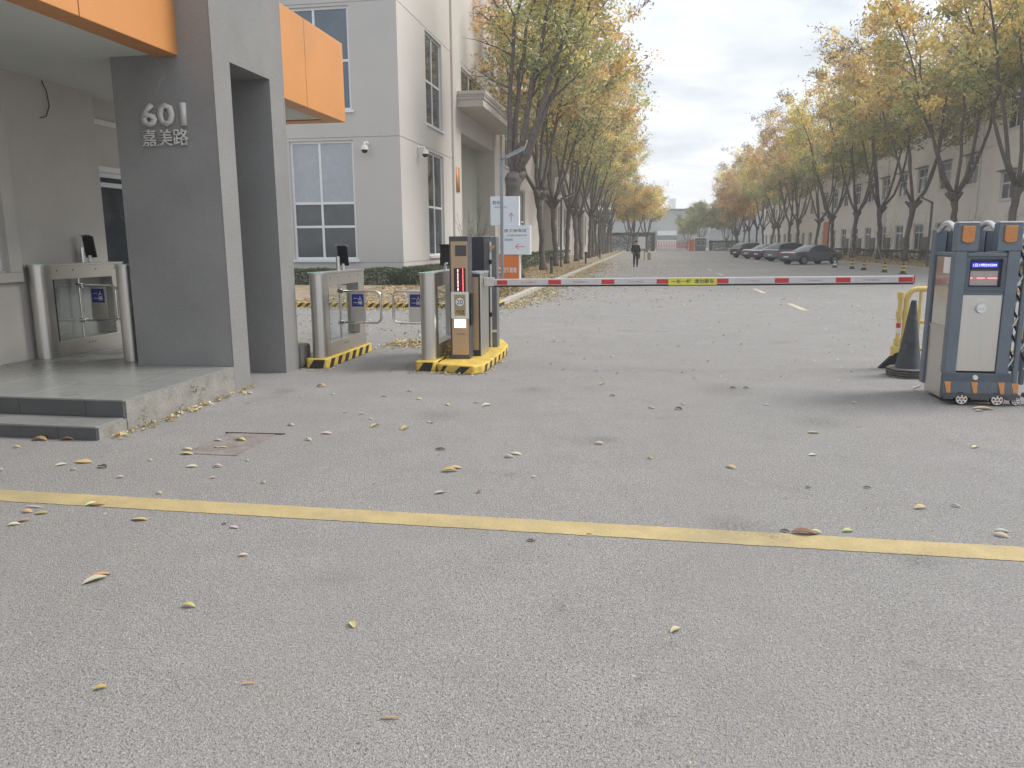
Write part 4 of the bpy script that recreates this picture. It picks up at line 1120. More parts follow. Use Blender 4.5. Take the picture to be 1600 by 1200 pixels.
bs = thing('notice_board', 'white notice board standing on the verge beyond the walking person', 'board', (-.36, 72, 0))
box('panel', m_white, bs, -.70, -.02, 72, 72.06, 1.05, 2.1, bevel=.01)
for xx in (-.62, -.1): MB().cyl((xx, 72.08, 0), (xx, 72.08, 2.1), .03, n=8).build('leg', m_dlamp, bs)
small_b = thing('litter_bin', 'small reddish litter bin beside the white notice board', 'bin', (.35, 74, 0))
MB().lathe((.35,74,0), [(.14,0),(.16,.05),(.18,.5),(.18,.55),(.14,.58)], 16).build('body', m_bronze, small_b, smooth=True)
MB().lathe((.35,74,.58), [(.18,.0),(.16,.05),(.04,.08)], 16).build('lid', m_dlamp, small_b, smooth=True)

# delineator posts along the right parking bays
ORD = ['first', 'second', 'third', 'fourth', 'fifth', 'sixth', 'seventh', 'eighth', 'ninth', 'tenth', 'eleventh', 'twelfth', 'thirteenth', 'fourteenth', 'fifteenth', 'sixteenth', 'seventeenth', 'eighteenth', 'nineteenth', 'twentieth']
for k, (x, y, grey) in enumerate(((12.62,41.2,0),(12.35,43.3,0),(12.18,46.6,0),(12.10,48.8,0),(11.67,51.2,1))):
    t = thing('marker_cone', ('pale grey marker cone closest to the dark sedan' if grey else f'black and yellow marker cone, {ORD[k]} from the retractable gate'), 'cone', (x, y, 0), group='marker cones along the right bays')
    MB().prism([(.2*math.cos(a), .2*math.sin(a), 0) for a in [math.pi/4+math.pi/2*q for q in range(4)]], (0,0,.035)).build('base', m_rubber, t, local=True)
    rr = lambda z: .135 - .105*z/.52
    zs_ = [.035, .16, .245, .33, .41, .52]
    for q in range(5):
        mt_ = (m_cone if q == 0 else m_white if q % 2 else m_conebase) if grey else (m_black if q % 2 == 0 else m_yellow)
        MB().lathe((0,0,0), [(rr(zs_[q]), zs_[q]), (rr(zs_[q+1]), zs_[q+1]-.001)], 16).build('cone_band', mt_, t, smooth=True, local=True)

# ---------------------------------------------------------------- parked cars
def car(label, x, y, az, paint, kind, sc=.94):
    t = thing('parked_car', label, 'car', (x, y, 0), az, group='cars parked at an angle on the right')
    t.scale = (sc, sc, sc)
    if kind == 'sedan':
        L, Wd, belt, roof = 4.85, 1.86, .93, 1.45
        st = [(0,.40,.72,None),(.05,.32,.84,None),(.35,.28,.94,None),(.80,.27,.97,None),(1.30,.26,.96,.96),(1.75,.26,.95,1.25),(2.15,.26,.94,1.41),(2.6,.26,.93,1.45),(3.1,.26,.92,1.43),(3.55,.26,.91,1.29),(4.05,.26,.90,.92),(4.45,.28,.82,None),(4.75,.32,.72,None),(4.85,.40,.62,None)]
    else:
        L, Wd, belt, roof = 4.7, 1.92, 1.02, 1.62
        st = [(0,.42,.80,None),(.05,.34,.95,None),(.18,.30,1.04,1.05),(.45,.29,1.06,1.38),(.80,.28,1.05,1.55),(1.4,.28,1.04,1.62),(2.1,.28,1.02,1.63),(2.7,.28,1.0,1.57),(3.05,.28,.99,1.42),(3.6,.28,.98,1.0),(4.2,.29,.90,None),(4.58,.33,.78,None),(4.7,.42,.66,None)]
    w2 = Wd/2; N = 8
    rings, hasr = [], []
    for (xx, zb, zt, zr) in st:
        e = min(xx, L-xx)
        ww = w2*(1 - .13*max(0, 1-e/.6)**2)
        zr_ = zr if zr else zt + .0
        cabin = max(0., min(1., (zr_-zt)/.35))
        wr_ = ww*(.97 - .26*cabin) if zr else ww*.93
        ring = [(0, zb), (ww*.86, zb), (ww*.985, zb+.12), (ww, zb+(zt-zb)*.55), (ww*.965, zt), (wr_, zr_-.03*cabin if zr else zt+.015), (wr_*.72, zr_+.02), (0, zr_+.035)]
        rings.append([(xx - L/2, yy, zz) for yy, zz in ring]); hasr.append(zr is not None)
    body, glassf = MB(), {}
    for s in (1, -1):
        for i in range(len(rings)-1):
            for k in range(N-1):
                q = [rings[i][k], rings[i][k+1], rings[i+1][k+1], rings[i+1][k]]
                q = [(a, b*s, c) for a, b, c in q]
                if s < 0: q = q[::-1]
                isg = None
                if hasr[i] and hasr[i+1]:
                    zr0, zr1 = st[i][3]-st[i][2], st[i+1][3]-st[i+1][2]
                    if k == 4 and max(zr0, zr1) > .2: isg = 'side_window'
                    if k >= 5 and abs(st[i+1][3]-st[i][3]) > .13: isg = 'rear_window' if i < len(st)/2 else 'windscreen'
                (glassf.setdefault((isg, s if isg == 'side_window' else 0), MB()) if isg else body).quad(*q)
    for ri in (0, -1):
        r_ = rings[ri]; pts = [(a, b, c) for a, b, c in r_] + [(a, -b, c) for a, b, c in r_[::-1][1:-1]]
        body.quad(*(pts if ri == -1 else pts[::-1]))
    def weld(o):
        bm = bmesh.new(); bm.from_mesh(o.data); bmesh.ops.remove_doubles(bm, verts=bm.verts, dist=.002); bmesh.ops.recalc_face_normals(bm, faces=bm.faces)
        bm.to_mesh(o.data); bm.free(); o.data.shade_smooth(); o.data.set_sharp_from_angle(angle=R(32))
    weld(body.build('body', paint, t, local=True))
    for (nm, s), mb in glassf.items(): weld(mb.build(nm, m_pane, t, local=True))
    for xw in (-L/2+.92, L/2-.95):
        for s in (1, -1):
            yw = s*(w2-.10)
            a = MB().box(xw-.40, xw+.40, yw-.02 if s > 0 else yw-.115, yw+.115 if s > 0 else yw+.02, .3, .37)
            ty = MB().cyl((xw, yw-.11, .335), (xw, yw+.11, .335), .335, n=24).build('wheel', m_rubber, t, smooth=True, local=True)
            MB().cyl((xw, yw+s*.1105, .335), (xw, yw+s*.118, .335), .23, n=20).build('rim', m_midgrey, ty, smooth=True, local=True)
            # arch lip
            MB().tube([(xw+.40*math.cos(q), s*(w2-.004), .335+.40*math.sin(q)) for q in [math.pi*j/12 for j in range(13)]], .022, 6).build('wheel_arch', m_rubber, t, smooth=True, local=True)
    zt = st[1][2]
    for s in (1, -1):
        MB().box(-L/2-.004, -L/2+.10, s*w2*.50 if s > 0 else -w2*.86, w2*.86 if s > 0 else s*w2*.50, zt-.15, zt-.05).build('tail_light', m_red, t, local=True)
        MB().box(L/2-.2, L/2+.0, s*w2*.45 if s > 0 else -w2*.82, w2*.82 if s > 0 else s*w2*.45, .62, .70).build('headlight', m_white, t, local=True)
        MB().box(.62, .82, s*(w2+.02) if s > 0 else -w2-.17, w2+.17 if s > 0 else s*(w2+.02), belt+.03, belt+.15).build('mirror', paint, t, local=True)
    MB().box(-L/2-.012, -L/2-.002, -.26, .26, .52, .64).build('number_plate', m_white, t, local=True)
    MB().box(-L/2-.006, -L/2+.1, -w2*.7, w2*.7, .28, .40).build('bumper_trim', m_rubber, t, local=True)
    return t
p_dk = M('car_graphite_paint', (.115, .125, .16), .3, .4, var=.06, coat=.6)
p_gr = M('car_blue_grey_paint', (.22, .24, .29), .32, .5, var=.06, coat=.6)
p_nv = M('car_dark_blue_paint', (.05, .055, .14), .3, .4, var=.06, coat=.6)
p_bk = M('car_black_paint', (.05, .05, .06), .28, .3, var=.06, coat=.6)
p_sv = M('car_mid_grey_paint', (.17, .17, .20), .32, .5, var=.06, coat=.6)
dA = Vector((math.cos(R(32)), math.sin(R(32)), 0))
for lab, rx, ry, pt, kd in (
    ('dark grey sedan, nearest of the angled parked cars', 10.6, 58.3, p_dk, 'sedan'),
    ('blue grey hatchback parked second, just beyond the dark grey sedan', 10.75, 67.0, p_gr, 'suv'),
    ('dark blue car mostly hidden behind the blue grey hatchback', 10.5, 73.0, p_nv, 'sedan'),
    ('mid grey car parked fourth in the angled row', 10.2, 77.5, p_sv, 'sedan'),
    ('black car at the far end of the angled row', 9.8, 84.0, p_bk, 'suv')):
    c = Vector((rx, ry, 0)) + dA*1.4
    car(lab, c.x, c.y, R(32), pt, kd)

# ---------------------------------------------------------------- the person walking away
pe = thing('person', 'person in black jacket and trousers walking away down the road', 'person', (-.63, 52.5, 0))
def skinned(name, verts, edges, radii, mat, parent, root=0, sub=2):
    me = bpy.data.meshes.new(name); me.from_pydata(verts, edges, [])
    o = bpy.data.objects.new(name, me); COL.objects.link(o); o.parent = parent
    sk_ = o.modifiers.new('skin', 'SKIN'); sk_.use_smooth_shade = True
    for i, r_ in enumerate(radii):
        d = me.skin_vertices[0].data[i]; d.radius = (r_, r_) if not isinstance(r_, tuple) else r_
        d.use_root = (i == root)
    ss = o.modifiers.new('sub', 'SUBSURF'); ss.levels = sub; ss.render_levels = sub
    me.materials.append(mat)
    return o
Vb = [(0,0,.92),(0,.01,1.12),(0,.02,1.34),(0,.03,1.46),(0,.05,1.56),(0,.05,1.66),   # pelvis..head
      (.09,0,.88),(.10,.13,.50),(.10,.04,.10),(.10,.17,.04),                          # right leg forward
      (-.09,0,.88),(-.10,.02,.50),(-.10,-.20,.14),(-.10,-.10,.05),                    # left leg back
      (.19,.02,1.38),(.25,-.05,1.12),(.24,-.02,.90),(.235,.03,.82),
      (-.19,.02,1.38),(-.25,.05,1.12),(-.24,.14,.92),(-.235,.19,.85)]
Eb = [(0,1),(1,2),(2,3),(3,4),(4,5),(0,6),(6,7),(7,8),(8,9),(0,10),(10,11),(11,12),(12,13),(2,14),(14,15),(15,16),(16,17),(2,18),(18,19),(19,20),(20,21)]
Rb = [.14,.14,.15,.06,.075,.085,.085,.062,.04,.02,.085,.062,.04,.02,.06,.046,.034,.035,.06,.046,.034,.035]
skinned('body', Vb, Eb, Rb, m_skin, pe)
skinned('jacket', [(0,0,.86),(0,.01,1.10),(0,.02,1.34),(0,.03,1.44),(.19,.02,1.37),(.255,-.05,1.12),(.245,-.02,.93),(-.19,.02,1.37),(-.255,.05,1.12),(-.245,.13,.95)],
        [(0,1),(1,2),(2,3),(2,4),(4,5),(5,6),(2,7),(7,8),(8,9)], [(.19,.15),(.185,.15),(.19,.155),.085,.085,.07,.058,.085,.07,.058], m_cloth, pe)
skinned('trousers', [(0,0,.90),(.095,0,.84),(.10,.13,.50),(.10,.045,.07),(-.095,0,.84),(-.10,.02,.50),(-.10,-.20,.12)],
        [(0,1),(1,2),(2,3),(0,4),(4,5),(5,6)], [.15,.105,.08,.062,.105,.08,.062], m_trous, pe)
skinned('hair', [(0,.035,1.60),(0,.03,1.67),(0,.05,1.70)], [(0,1),(1,2)], [.078,.095,.08], m_hair, pe)
for s_, pts in ((1, [(.10,.02,.05),(.10,.19,.035)]), (-1, [(-.10,-.22,.09),(-.10,-.08,.035)])):
    skinned('shoe', pts, [(0,1)], [.06,.05], m_rubber, pe, sub=1)
MB().box(.20,.28,-.06,.10,.55,.85).build('bag', m_cloth, pe, bevel=.03, local=True)
# ---------------------------------------------------------------- trees
PAL = {'green': (.27,.29,.13), 'olive': (.47,.44,.17), 'yellow': (.78,.585,.18), 'gold': (.80,.51,.11), 'mauve': (.20,.135,.145), 'tan': (.50,.39,.24)}
def make_tree(seed, H=17., knob=3.9, rad=4.2, lean=(0,0), nl=5, leaf=.33, per=58, zmin=6.4, trunk_r=.17, greeny=.3, sparse=1., mauve=1., xcut=None, limbs=None, limb_f=.58):
    rng = np.random.default_rng(seed); rd = random.Random(seed)
    wood = MB(); clumps = []
    wob = lambda a: Vector((rd.uniform(-a,a), rd.uniform(-a,a), 0))
    bend = wob(.25)
    top = Vector((bend.x, bend.y, knob))
    tp, tr_ = [], []
    for k in range(12):
        f = k/11
        tp.append(bend*f**1.5 + Vector((0, 0, -.05 + (knob+.05)*f)) + (wob(.05) if 0 < k < 11 else Vector((0,0,0))))
        tr_.append(trunk_r*(1.5 if k == 0 else 1.22 if k == 1 else 1.0 + .35*max(0, (f-.75)*4)**2)*rd.uniform(.92,1.1))
    tp.append(top + Vector((0,0,.3))); tr_.append(trunk_r*.9)
    wood.tube(tp, tr_, 10)
    for k in range(5):      # pollard knuckles
        a = rd.uniform(0, 6.28); d = Vector((math.cos(a), math.sin(a), .5))
        q_ = rd.uniform(.26,.5); wood.tube([top - Vector((0,0,.25)), top + d*q_, top + d*(q_+.1)], [trunk_r*.9, trunk_r*rd.uniform(.5,.8), trunk_r*.3], 8)
    a0 = rd.uniform(0, 6.28)
    for l in range(nl):
        az_ = a0 + 6.283*l/nl + rd.uniform(-.35,.35)
        rl = rad*rd.uniform(.35,.68)
        if limbs: az_, rl = limbs[l][0], rad*limbs[l][1]
        rl = rl; hh = (H-knob)*rd.uniform(.72,.95)
        pts, rs = [], []
        nseg = 11
        cv = rd.uniform(.4,.75)
        for i in range(nseg+1):
            t = i/nseg
            ho = rl*(t**cv)
            j = wob(.13*t+.03)
            pts.append(top + Vector((math.cos(az_)*ho + lean[0]*t*t, math.sin(az_)*ho + lean[1]*t*t, t*hh)) + j)
            rs.append(trunk_r*(limb_f*(1-t)**.9 + .05))
        wood.tube(pts, rs, 7)
        ns = 8
        for s in range(ns):
            t = .30 + .68*(s+rd.random()*.8)/ns
            i = min(nseg-1, int(t*nseg)); b = pts[i].lerp(pts[i+1], t*nseg-i)
            sa = az_ + rd.uniform(-1.5,1.5); ln = rad*rd.uniform(.30,.62)*(1.15-.45*t)
            up_ = rd.uniform(.35,1.1)
            d = Vector((math.cos(sa), math.sin(sa), up_)).normalized()
            sp = [b, b + d*ln*.5 + wob(.1), b + d*ln + Vector((0,0,rd.uniform(-.25,.3))) + wob(.15)]
            r0 = rs[i]*.55
            wood.tube(sp, [r0, r0*.6, .012], 5, cap=False)
            for q in range(5):
                f = .35 + .65*q/4
                c = sp[0].lerp(sp[1], f*2) if f < .5 else sp[1].lerp(sp[2], f*2-1)
                dd = Vector((rd.gauss(0,1), rd.gauss(0,1), rd.uniform(-.1,1))).normalized()*rd.uniform(.5,1.25)
                e = c + dd
                wood.tube([c, e], [.016, .006], 4, cap=False)
                if xcut is not None and e.x < xcut + rd.uniform(-1.,1.) and rd.random() < .78: continue
                if e.z > zmin - .8*rd.random(): clumps.append((e, b.z))
                if rd.random() < .35 and c.z > zmin: clumps.append((c, b.z))
    C = np.array([tuple(c[0]) for c in clumps]); nC = len(C)
    cen, col, siz = [], [], []
    zlo, zhi = C[:,2].min(), C[:,2].max()
    for c in C:
        h = (c[2]-zlo)/(zhi-zlo)
        x = h + rng.normal()*.13
        if x > .74 and rng.random() < .8*mauve: base = 'mauve'
        elif x > .64 and rng.random() < .35*mauve: base = 'tan'
        elif x < greeny*.6: base = 'green' if rng.random() < .5 else 'olive'
        elif x < greeny*1.35: base = 'olive' if rng.random() < .6 else 'yellow'
        else: base = 'yellow' if rng.random() < .6 else ('gold' if rng.random() < .55 else 'olive')
        k = max(6, int(per*sparse*rng.uniform(.45,1.3)*(.6 if base == 'mauve' else 1)))
        p = c + rng.normal(size=(k,3))*np.array([.32,.32,.24])*rng.uniform(.75,1.25)
        p[:,2] -= .12*rng.random(k)
        cen.append(p)
        cc = np.array(PAL[base])*rng.uniform(.82,1.18)
        cv_ = cc*rng.uniform(.72,1.28,size=(k,1))*np.array([1,1,1]) + rng.normal(size=(k,3))*.012
        col.append(np.clip(cv_, .01, .9)); siz.append(np.full(k, leaf)*rng.uniform(.65,1.25,k)*(.8 if base == 'mauve' else 1))
    cen = np.concatenate(cen); col = np.concatenate(col); siz = np.concatenate(siz)
    lm = leaf_mesh('crown', cen, None, siz, .42, col, m_leaf, rng)
    tm = bpy.data.meshes.new('trunk'); tm.from_pydata(wood.v, [], wood.f); tm.shade_smooth(); tm.materials.append(m_bark)
    return tm, lm

def plant(name, label, cat, loc, rz, sc, meshes, group):
    t = thing(name, label, cat, loc, rz, group)
    t.scale = (sc, sc, sc)
    link('trunk', meshes[0], t); link('crown', meshes[1], t)
    return t

VR = [make_tree(100+i, H=18.6, rad=5.9, nl=5, greeny=.36 if i % 2 else .25, per=38, zmin=7.4, lean=(-1.5,0)) for i in range(4)]
VL = [make_tree(200+i, H=18.0, rad=5.2, nl=4+i % 2, greeny=.33, lean=(1.5,0), zmin=6.3, mauve=.55, per=26) for i in range(3)]
VN = make_tree(301, H=17.5, knob=4.2, rad=5.2, nl=6, greeny=.42, lean=(1.6,-.3), zmin=7.2, leaf=.20, per=58, trunk_r=.275, mauve=.5, xcut=.2, limb_f=.42, limbs=[(3.0,.10),(1.4,.13),(-.3,.26),(.25,.72),(-.55,.62),(.9,.5)])

plant('pollard_tree', 'thick pollarded tree right behind the direction sign, nearest of the left row', 'tree', (-5.55, 33.4, .1), .4, 1., VN, 'autumn trees of the left row')
yl_ = [43.5, 50.3, 57, 64, 71, 78, 85, 92, 99, 106, 113, 120, 128, 136]
for i, y in enumerate(yl_):
    s = 1 + random.uniform(-.06,.05)
    rz = random.choice((0, .25, -.3, .12))
    plant('pollard_tree', f'yellow green pollarded tree, {ORD[i+1]} from the direction sign in the left row', 'tree', (-5.65+random.uniform(-.15,.15), y, .1), rz, s, VL[i % 3], 'autumn trees of the left row')
yr_ = [38.5, 46.5, 54.0, 62.8, 70.2, 78.1, 86.5, 94.3, 104.6, 112.3, 119, 126, 133, 141, 149, 157, 166, 175]
for i, y in enumerate(yr_):
    s = (1.10 - .0020*(y-37) if y < 120 else .93) + random.uniform(-.03,.03)
    lab = ('large yellow autumn tree rising right of the retractable gate at frame edge' if i == 0 else
           f'yellow autumn tree with dark seed heads, {ORD[i-1]} from the gate, right row')
    plant('pollard_tree', lab, 'tree', (19.4 - .012*max(0,y-100) + random.uniform(-.15,.15), y, .08), random.choice((0,.5,-.5,.9,-.8,.25)), s, VR[i % 4], 'autumn trees of the right row')
VB = make_tree(411, H=11., knob=2.2, rad=4.5, nl=6, greeny=3.0, zmin=2.0, leaf=.34, per=50, mauve=0)
VO = make_tree(415, H=11.5, knob=2.6, rad=4.0, nl=5, greeny=.1, zmin=3.4, leaf=.30, per=45, mauve=.9)
for x, y, s, lab in ((12.3, 178, .95, 'round green tree in front of the far hall'), (17.5, 176, .9, 'green tree right of the round one before the far hall'), (9.4, 186, .7, 'smaller green tree left of the round one before the far hall')):
    plant('leafy_tree', lab, 'tree', (x, y, 0), random.uniform(0,6), s, VB, 'green trees before the far hall')
for x, y, s, lab in ((-1.8, 118, 1.0, 'reddish brown tree on the left just before the far gate'), (.2, 133, 1.05, 'tan brown tree overhanging the left side of the far gate'), (-3.2, 146, 1.1, 'tan tree behind the reddish one at the left road end'), (15.5, 140, 1.05, 'tan tree right of the far guard booth')):
    plant('autumn_tree', lab, 'tree', (x, y, 0), random.uniform(0,6), s, VO, 'brown trees near the far gate')

# ---------------------------------------------------------------- hedges, saplings, weeds
def hedge(label, x0, x1, y0, y1, z0, h, n, seed, group='clipped hedges', leaf=.075, dark=1.):
    rng = np.random.default_rng(seed)
    t = thing('hedge', label, 'hedge', ((x0+x1)/2, (y0+y1)/2, z0), group=group)
    o = np.array(t.location)
    u = rng.random((n,3)); 
    # gather near the outside of the box, with a lumpy top
    f = rng.random(n)
    u[:,2] = np.where(f < .4, 1 - .12*rng.random(n), u[:,2]); 
    side = (f >= .4) & (f < .7); u[side,1] = .12*rng.random(side.sum())
    side = (f >= .7) & (f < .85); u[side,0] = np.where(rng.random(side.sum()) < .5, .06*rng.random(side.sum()), 1-.06*rng.random(side.sum()))
    p = np.array([x0,y0,z0]) + u*np.array([x1-x0, y1-y0, h])
    lump = .5*np.sin(p[:,0]*3.1+seed) + .5*np.sin(p[:,1]*2.7+p[:,0]*1.3)
    p[:,2] += lump*.07*u[:,2] + rng.normal(size=n)*.02; p[:,0] += rng.normal(size=n)*.03; p[:,1] += rng.normal(size=n)*.03
    base = np.where(rng.random((n,1)) < .75, np.array([[.07,.105,.052]]), np.array([[.13,.15,.06]]))*rng.uniform(.7,1.35,(n,1))*dark
    link('foliage', leaf_mesh('foliage', p - o, None, np.full(n, leaf)*rng.uniform(.7,1.4,n), .5, base, m_hedge, rng), t)
    st_ = MB()
    for k in range(int(max(x1-x0, y1-y0)/.35)):
        q = np.array([x0,y0,z0]) + rng.random(3)*np.array([x1-x0, y1-y0, 0])
        st_.tube([tuple(q), (q[0]+rng.normal()*.05, q[1]+rng.normal()*.05, z0+h*.85)], [.014,.005], 5, cap=False)
    tag(st_.build('stems', m_bark, t), kind='stuff')
    return t
hedge('dark green hedge below the factory front window behind the turnstile', -16, -8.9, 27.3, 28.6, .1, .55, 15000, 1)
hedge('green hedge wrapping the factory corner behind the entry terminal', -8.88, -7.4, 27.2, 31.5, .1, .62, 7000, 2)
hedge('green hedge right of the orange sign base', -8.2, -6.3, 35.2, 42.5, .1, .75, 9000, 3)
hedge('far green hedge between the left trunks and the factory', -8.6, -7.0, 43, 74, .1, .8, 12000, 4, leaf=.11)
hedge('low hedge at the foot of the right factory wall', 21.9, 23.2, 44, 100, .08, .7, 14000, 5, leaf=.13)
hedge('tall bluish hedge left of the far gate', -9.0, 1.7, 148.5, 151, 0, 3.4, 11000, 6, leaf=.24, dark=.9)
hedge('dark shrubs right of the far guard booth', 11.8, 17, 149, 152, 0, 1.8, 4000, 8, leaf=.2, dark=.8)

def sapling(label, x, y, h, z=.08):
    t = thing('sapling', label, 'sapling', (x, y, z), group='staked saplings on the right verge')
    MB().tube([(x,y,z),(x+.02,y,z+h*.5),(x,y,z+h)], [.03,.025,.008], 6).build('stem', m_bark, t)
    for a in range(3):
        q = Vector((x+.45*math.cos(2.1*a), y+.45*math.sin(2.1*a), z))
        MB().tube([q, (x+.05*math.cos(2.1*a), y+.05*math.sin(2.1*a), z+1.25)], .018, 6).build('stake', m_silver, t)
    for k in range(9):
        a = random.uniform(0,6.28); z0 = z + h*random.uniform(.5,.9); l = random.uniform(.3,.7)
        MB().tube([(x,y,z0),(x+l*math.cos(a)*.6, y+l*math.sin(a)*.6, z0+l)], [.012,.004], 4, cap=False).build('branch', m_bark, t)
    return t
sapling('bare staked sapling on the right verge behind the dark sedan bonnet', 17.7, 72.5, 2.6)
sapling('bare staked sapling on the right verge between the marker cones and hedge', 16.6, 60.5, 2.5)
def shrub(label, x, y, z, h, n, seed):
    rd = random.Random(seed)
    t = thing('bare_shrub', label, 'shrub', (x,y,z), group='bare twiggy shrubs')
    mb = MB()
    for k in range(n):
        a = rd.uniform(0,6.28); l = h*rd.uniform(.55,1); s = rd.uniform(.1,.35)
        p = [(x+rd.gauss(0,.12), y+rd.gauss(0,.12), z)]
        e = (x+math.cos(a)*l*s, y+math.sin(a)*l*s, z+l)
        mb.tube([p[0], tuple((Vector(p[0])+Vector(e))/2+Vector((rd.gauss(0,.05),rd.gauss(0,.05),.1))), e], [.012,.009,.003], 4, cap=False)
        for q in range(4):
            f = rd.uniform(.4,.95); b = Vector(p[0]).lerp(Vector(e), f)
            mb.tube([b, b+Vector((rd.gauss(0,.25),rd.gauss(0,.25),rd.uniform(.1,.5)))], [.006,.002], 4, cap=False)
    mb.build('twigs', m_bark, t)
shrub('tall bare shrub left of the direction sign by the factory door', -7.2, 32.2, .1, 2.6, 16, 1)
shrub('bare shrub behind the entry terminal at the factory corner', -7.6, 33.8, .1, 3.2, 14, 2)
shrub('low bare shrub beside the orange sign base', -6.4, 31.6, .1, 1.9, 14, 5)
for i, (x, y) in enumerate(((21.2, 49.5), (21.2, 57), (20.9, 64.5), (21.1, 73.5))):
    shrub(f'bare wall shrub, {ORD[i]} from the gate along the right factory', x, y, .08, 4.2, 12, 10+i)

# ---------------------------------------------------------------- leaves on the ground
LC = {'yellow': (.60,.48,.17), 'pale': (.56,.53,.47), 'orange': (.54,.33,.12), 'brown': (.22,.14,.08), 'dark': (.10,.085,.07), 'cream': (.64,.55,.33)}
def scatter(name, label, pts, seed, size=.06, kinds=('yellow','cream','orange','brown','pale'), wts=(.35,.2,.15,.15,.15), tilt=.35, z=0.):
    rng = np.random.default_rng(seed); n = len(pts)
    nrm = np.stack([rng.normal(size=n)*tilt, rng.normal(size=n)*tilt, np.ones(n)], 1); nrm /= np.linalg.norm(nrm, axis=1)[:,None]
    ks = rng.choice(len(kinds), n, p=np.array(wts)/sum(wts))
    col = np.array([LC[k] for k in kinds])[ks]*rng.uniform(.65,1.2,(n,1))
    p = np.column_stack([pts, np.full(n, z) + .008 + .014*rng.random(n)]) if pts.shape[1] == 2 else pts
    o = link(name, leaf_mesh(name, p, nrm, np.full(n,size)*rng.uniform(.55,1.35,n), .42, np.clip(col,.01,.9), m_fallen, rng, fold=.3))
    return tag(o, label, 'leaves', kind='stuff')
rng = np.random.default_rng(5)
def band(n, x0, x1, y0, y1, wx=0., wy=0.): return np.column_stack([rng.uniform(x0,x1,n), rng.uniform(y0,y1,n)])
# verges
a = band(16000, -9.2, -3.8, 18.8, 60); k = rng.random(len(a)) < np.clip(1.3 - np.abs(a[:,1]-30)/45, .25, 1)
scatter('leaf_litter', 'brown and yellow leaf litter covering the left verge', a[k], 1, .085, z=.1, wts=(.25,.12,.28,.3,.05))
scatter('leaf_litter', 'thin leaf litter on the right verge', band(9000, 15.8, 22, 40, 100), 2, .12, z=.08, wts=(.25,.15,.25,.3,.05))
# drift along the left kerb, spilling on to the road
d = np.abs(rng.normal(size=9000))*.55
yk = rng.uniform(18.6, 62, 9000)
dr = np.column_stack([-3.58 + d*(1+.35*np.sin(yk*.9)), yk])
scatter('leaf_drift', 'yellow leaf drift along the road side of the left kerb', dr, 3, .075)
scatter('leaf_drift', 'thin scatter of leaves on the far road surface', np.column_stack([-3.5 + rng.exponential(3.2, 2600), rng.uniform(20, 95, 2600)]), 4, .085)
d = np.abs(rng.normal(size=900))*.35
scatter('leaf_drift', 'leaf drift in front of the striped kerb behind the turnstiles', np.column_stack([rng.uniform(-9,-3.4,900), 18.55 - d]), 6, .07)
pp = np.column_stack([rng.uniform(-4.1,-2.85,620), 11.9 + rng.normal(size=620)*.28]); 
scatter('leaf_drift', 'band of yellow leaves across the turnstile lane', pp, 7, .065, wts=(.45,.3,.1,.05,.1))
scatter('leaf_drift', 'loose leaves on the asphalt behind the turnstiles', np.column_stack([rng.uniform(-8.5,-2.9,700), rng.uniform(11.5,18.4,700)]), 8, .065, wts=(.2,.25,.08,.1,.37))
d = np.abs(rng.normal(size=170))*.06
yy = 5.6 + 2.4*rng.random(170)**1.2
scatter('leaf_drift', 'line of yellow leaves caught at the foot of the platform side', np.column_stack([-4.40 + d, yy]), 9, .055, wts=(.5,.3,.15,.05,0))
rr_ = []
for (x0,y0),(x1,y1),n in (((-2.57,9.22),(-2.0,9.1),70),((-1.93,9.2),(-1.92,10.8),60),((-2.9,9.2),(-2.6,9.2),50),((-4.35,9.25),(-4.0,9.25),26),((-4.02,9.3),(-4.0,11),46)):
    t_ = rng.random(n); rr_.append(np.column_stack([x0+(x1-x0)*t_ + rng.normal(size=n)*.04, y0+(y1-y0)*t_ - np.abs(rng.normal(size=n))*.05]))
scatter('leaf_drift', 'small leaves and crumbs gathered round the hazard striped plinths', np.concatenate(rr_), 10, .035, wts=(.25,.3,.15,.2,.1))
pz = np.column_stack([rng.uniform(-2.62,-2.5,90), rng.uniform(9.75,11.2,90), .12 + .16*rng.random(90)])
scatter('leaf_heap', 'heap of rust coloured leaves between turnstile and entry terminal', pz, 11, .08, kinds=('orange','brown','yellow'), wts=(.5,.3,.2), tilt=.9)
scatter('leaf_scatter', 'sparse small leaf scraps on the asphalt inside the barrier', np.column_stack([rng.uniform(-3.2,9,520), rng.uniform(8.6,21,520)]), 12, .045, wts=(.12,.25,.08,.2,.35))
scatter('leaf_scatter', 'tiny leaf scraps on the near asphalt', np.column_stack([rng.uniform(-4.2,4.5,90), rng.uniform(2.,8.6,90)]), 13, .022, wts=(.1,.25,.05,.2,.4))
# dry weeds at the kerb nose
rngw = np.random.default_rng(77); n = 1500
pw = np.column_stack([rngw.uniform(-5.6,-3.85,n), rngw.uniform(19.2,25.5,n), .1 + .30*rngw.random(n)**1.6])
cw = np.where(rngw.random((n,1)) < .5, np.array([[.17,.17,.06]]), np.array([[.28,.2,.09]]))*rngw.uniform(.6,1.3,(n,1))
tag(link('weeds', leaf_mesh('weeds', pw, None, np.full(n,.10)*rngw.uniform(.6,1.6,n), .25, cw, m_hedge, rngw)), 'dry weeds growing behind the left kerb corner', 'weeds', kind='stuff')

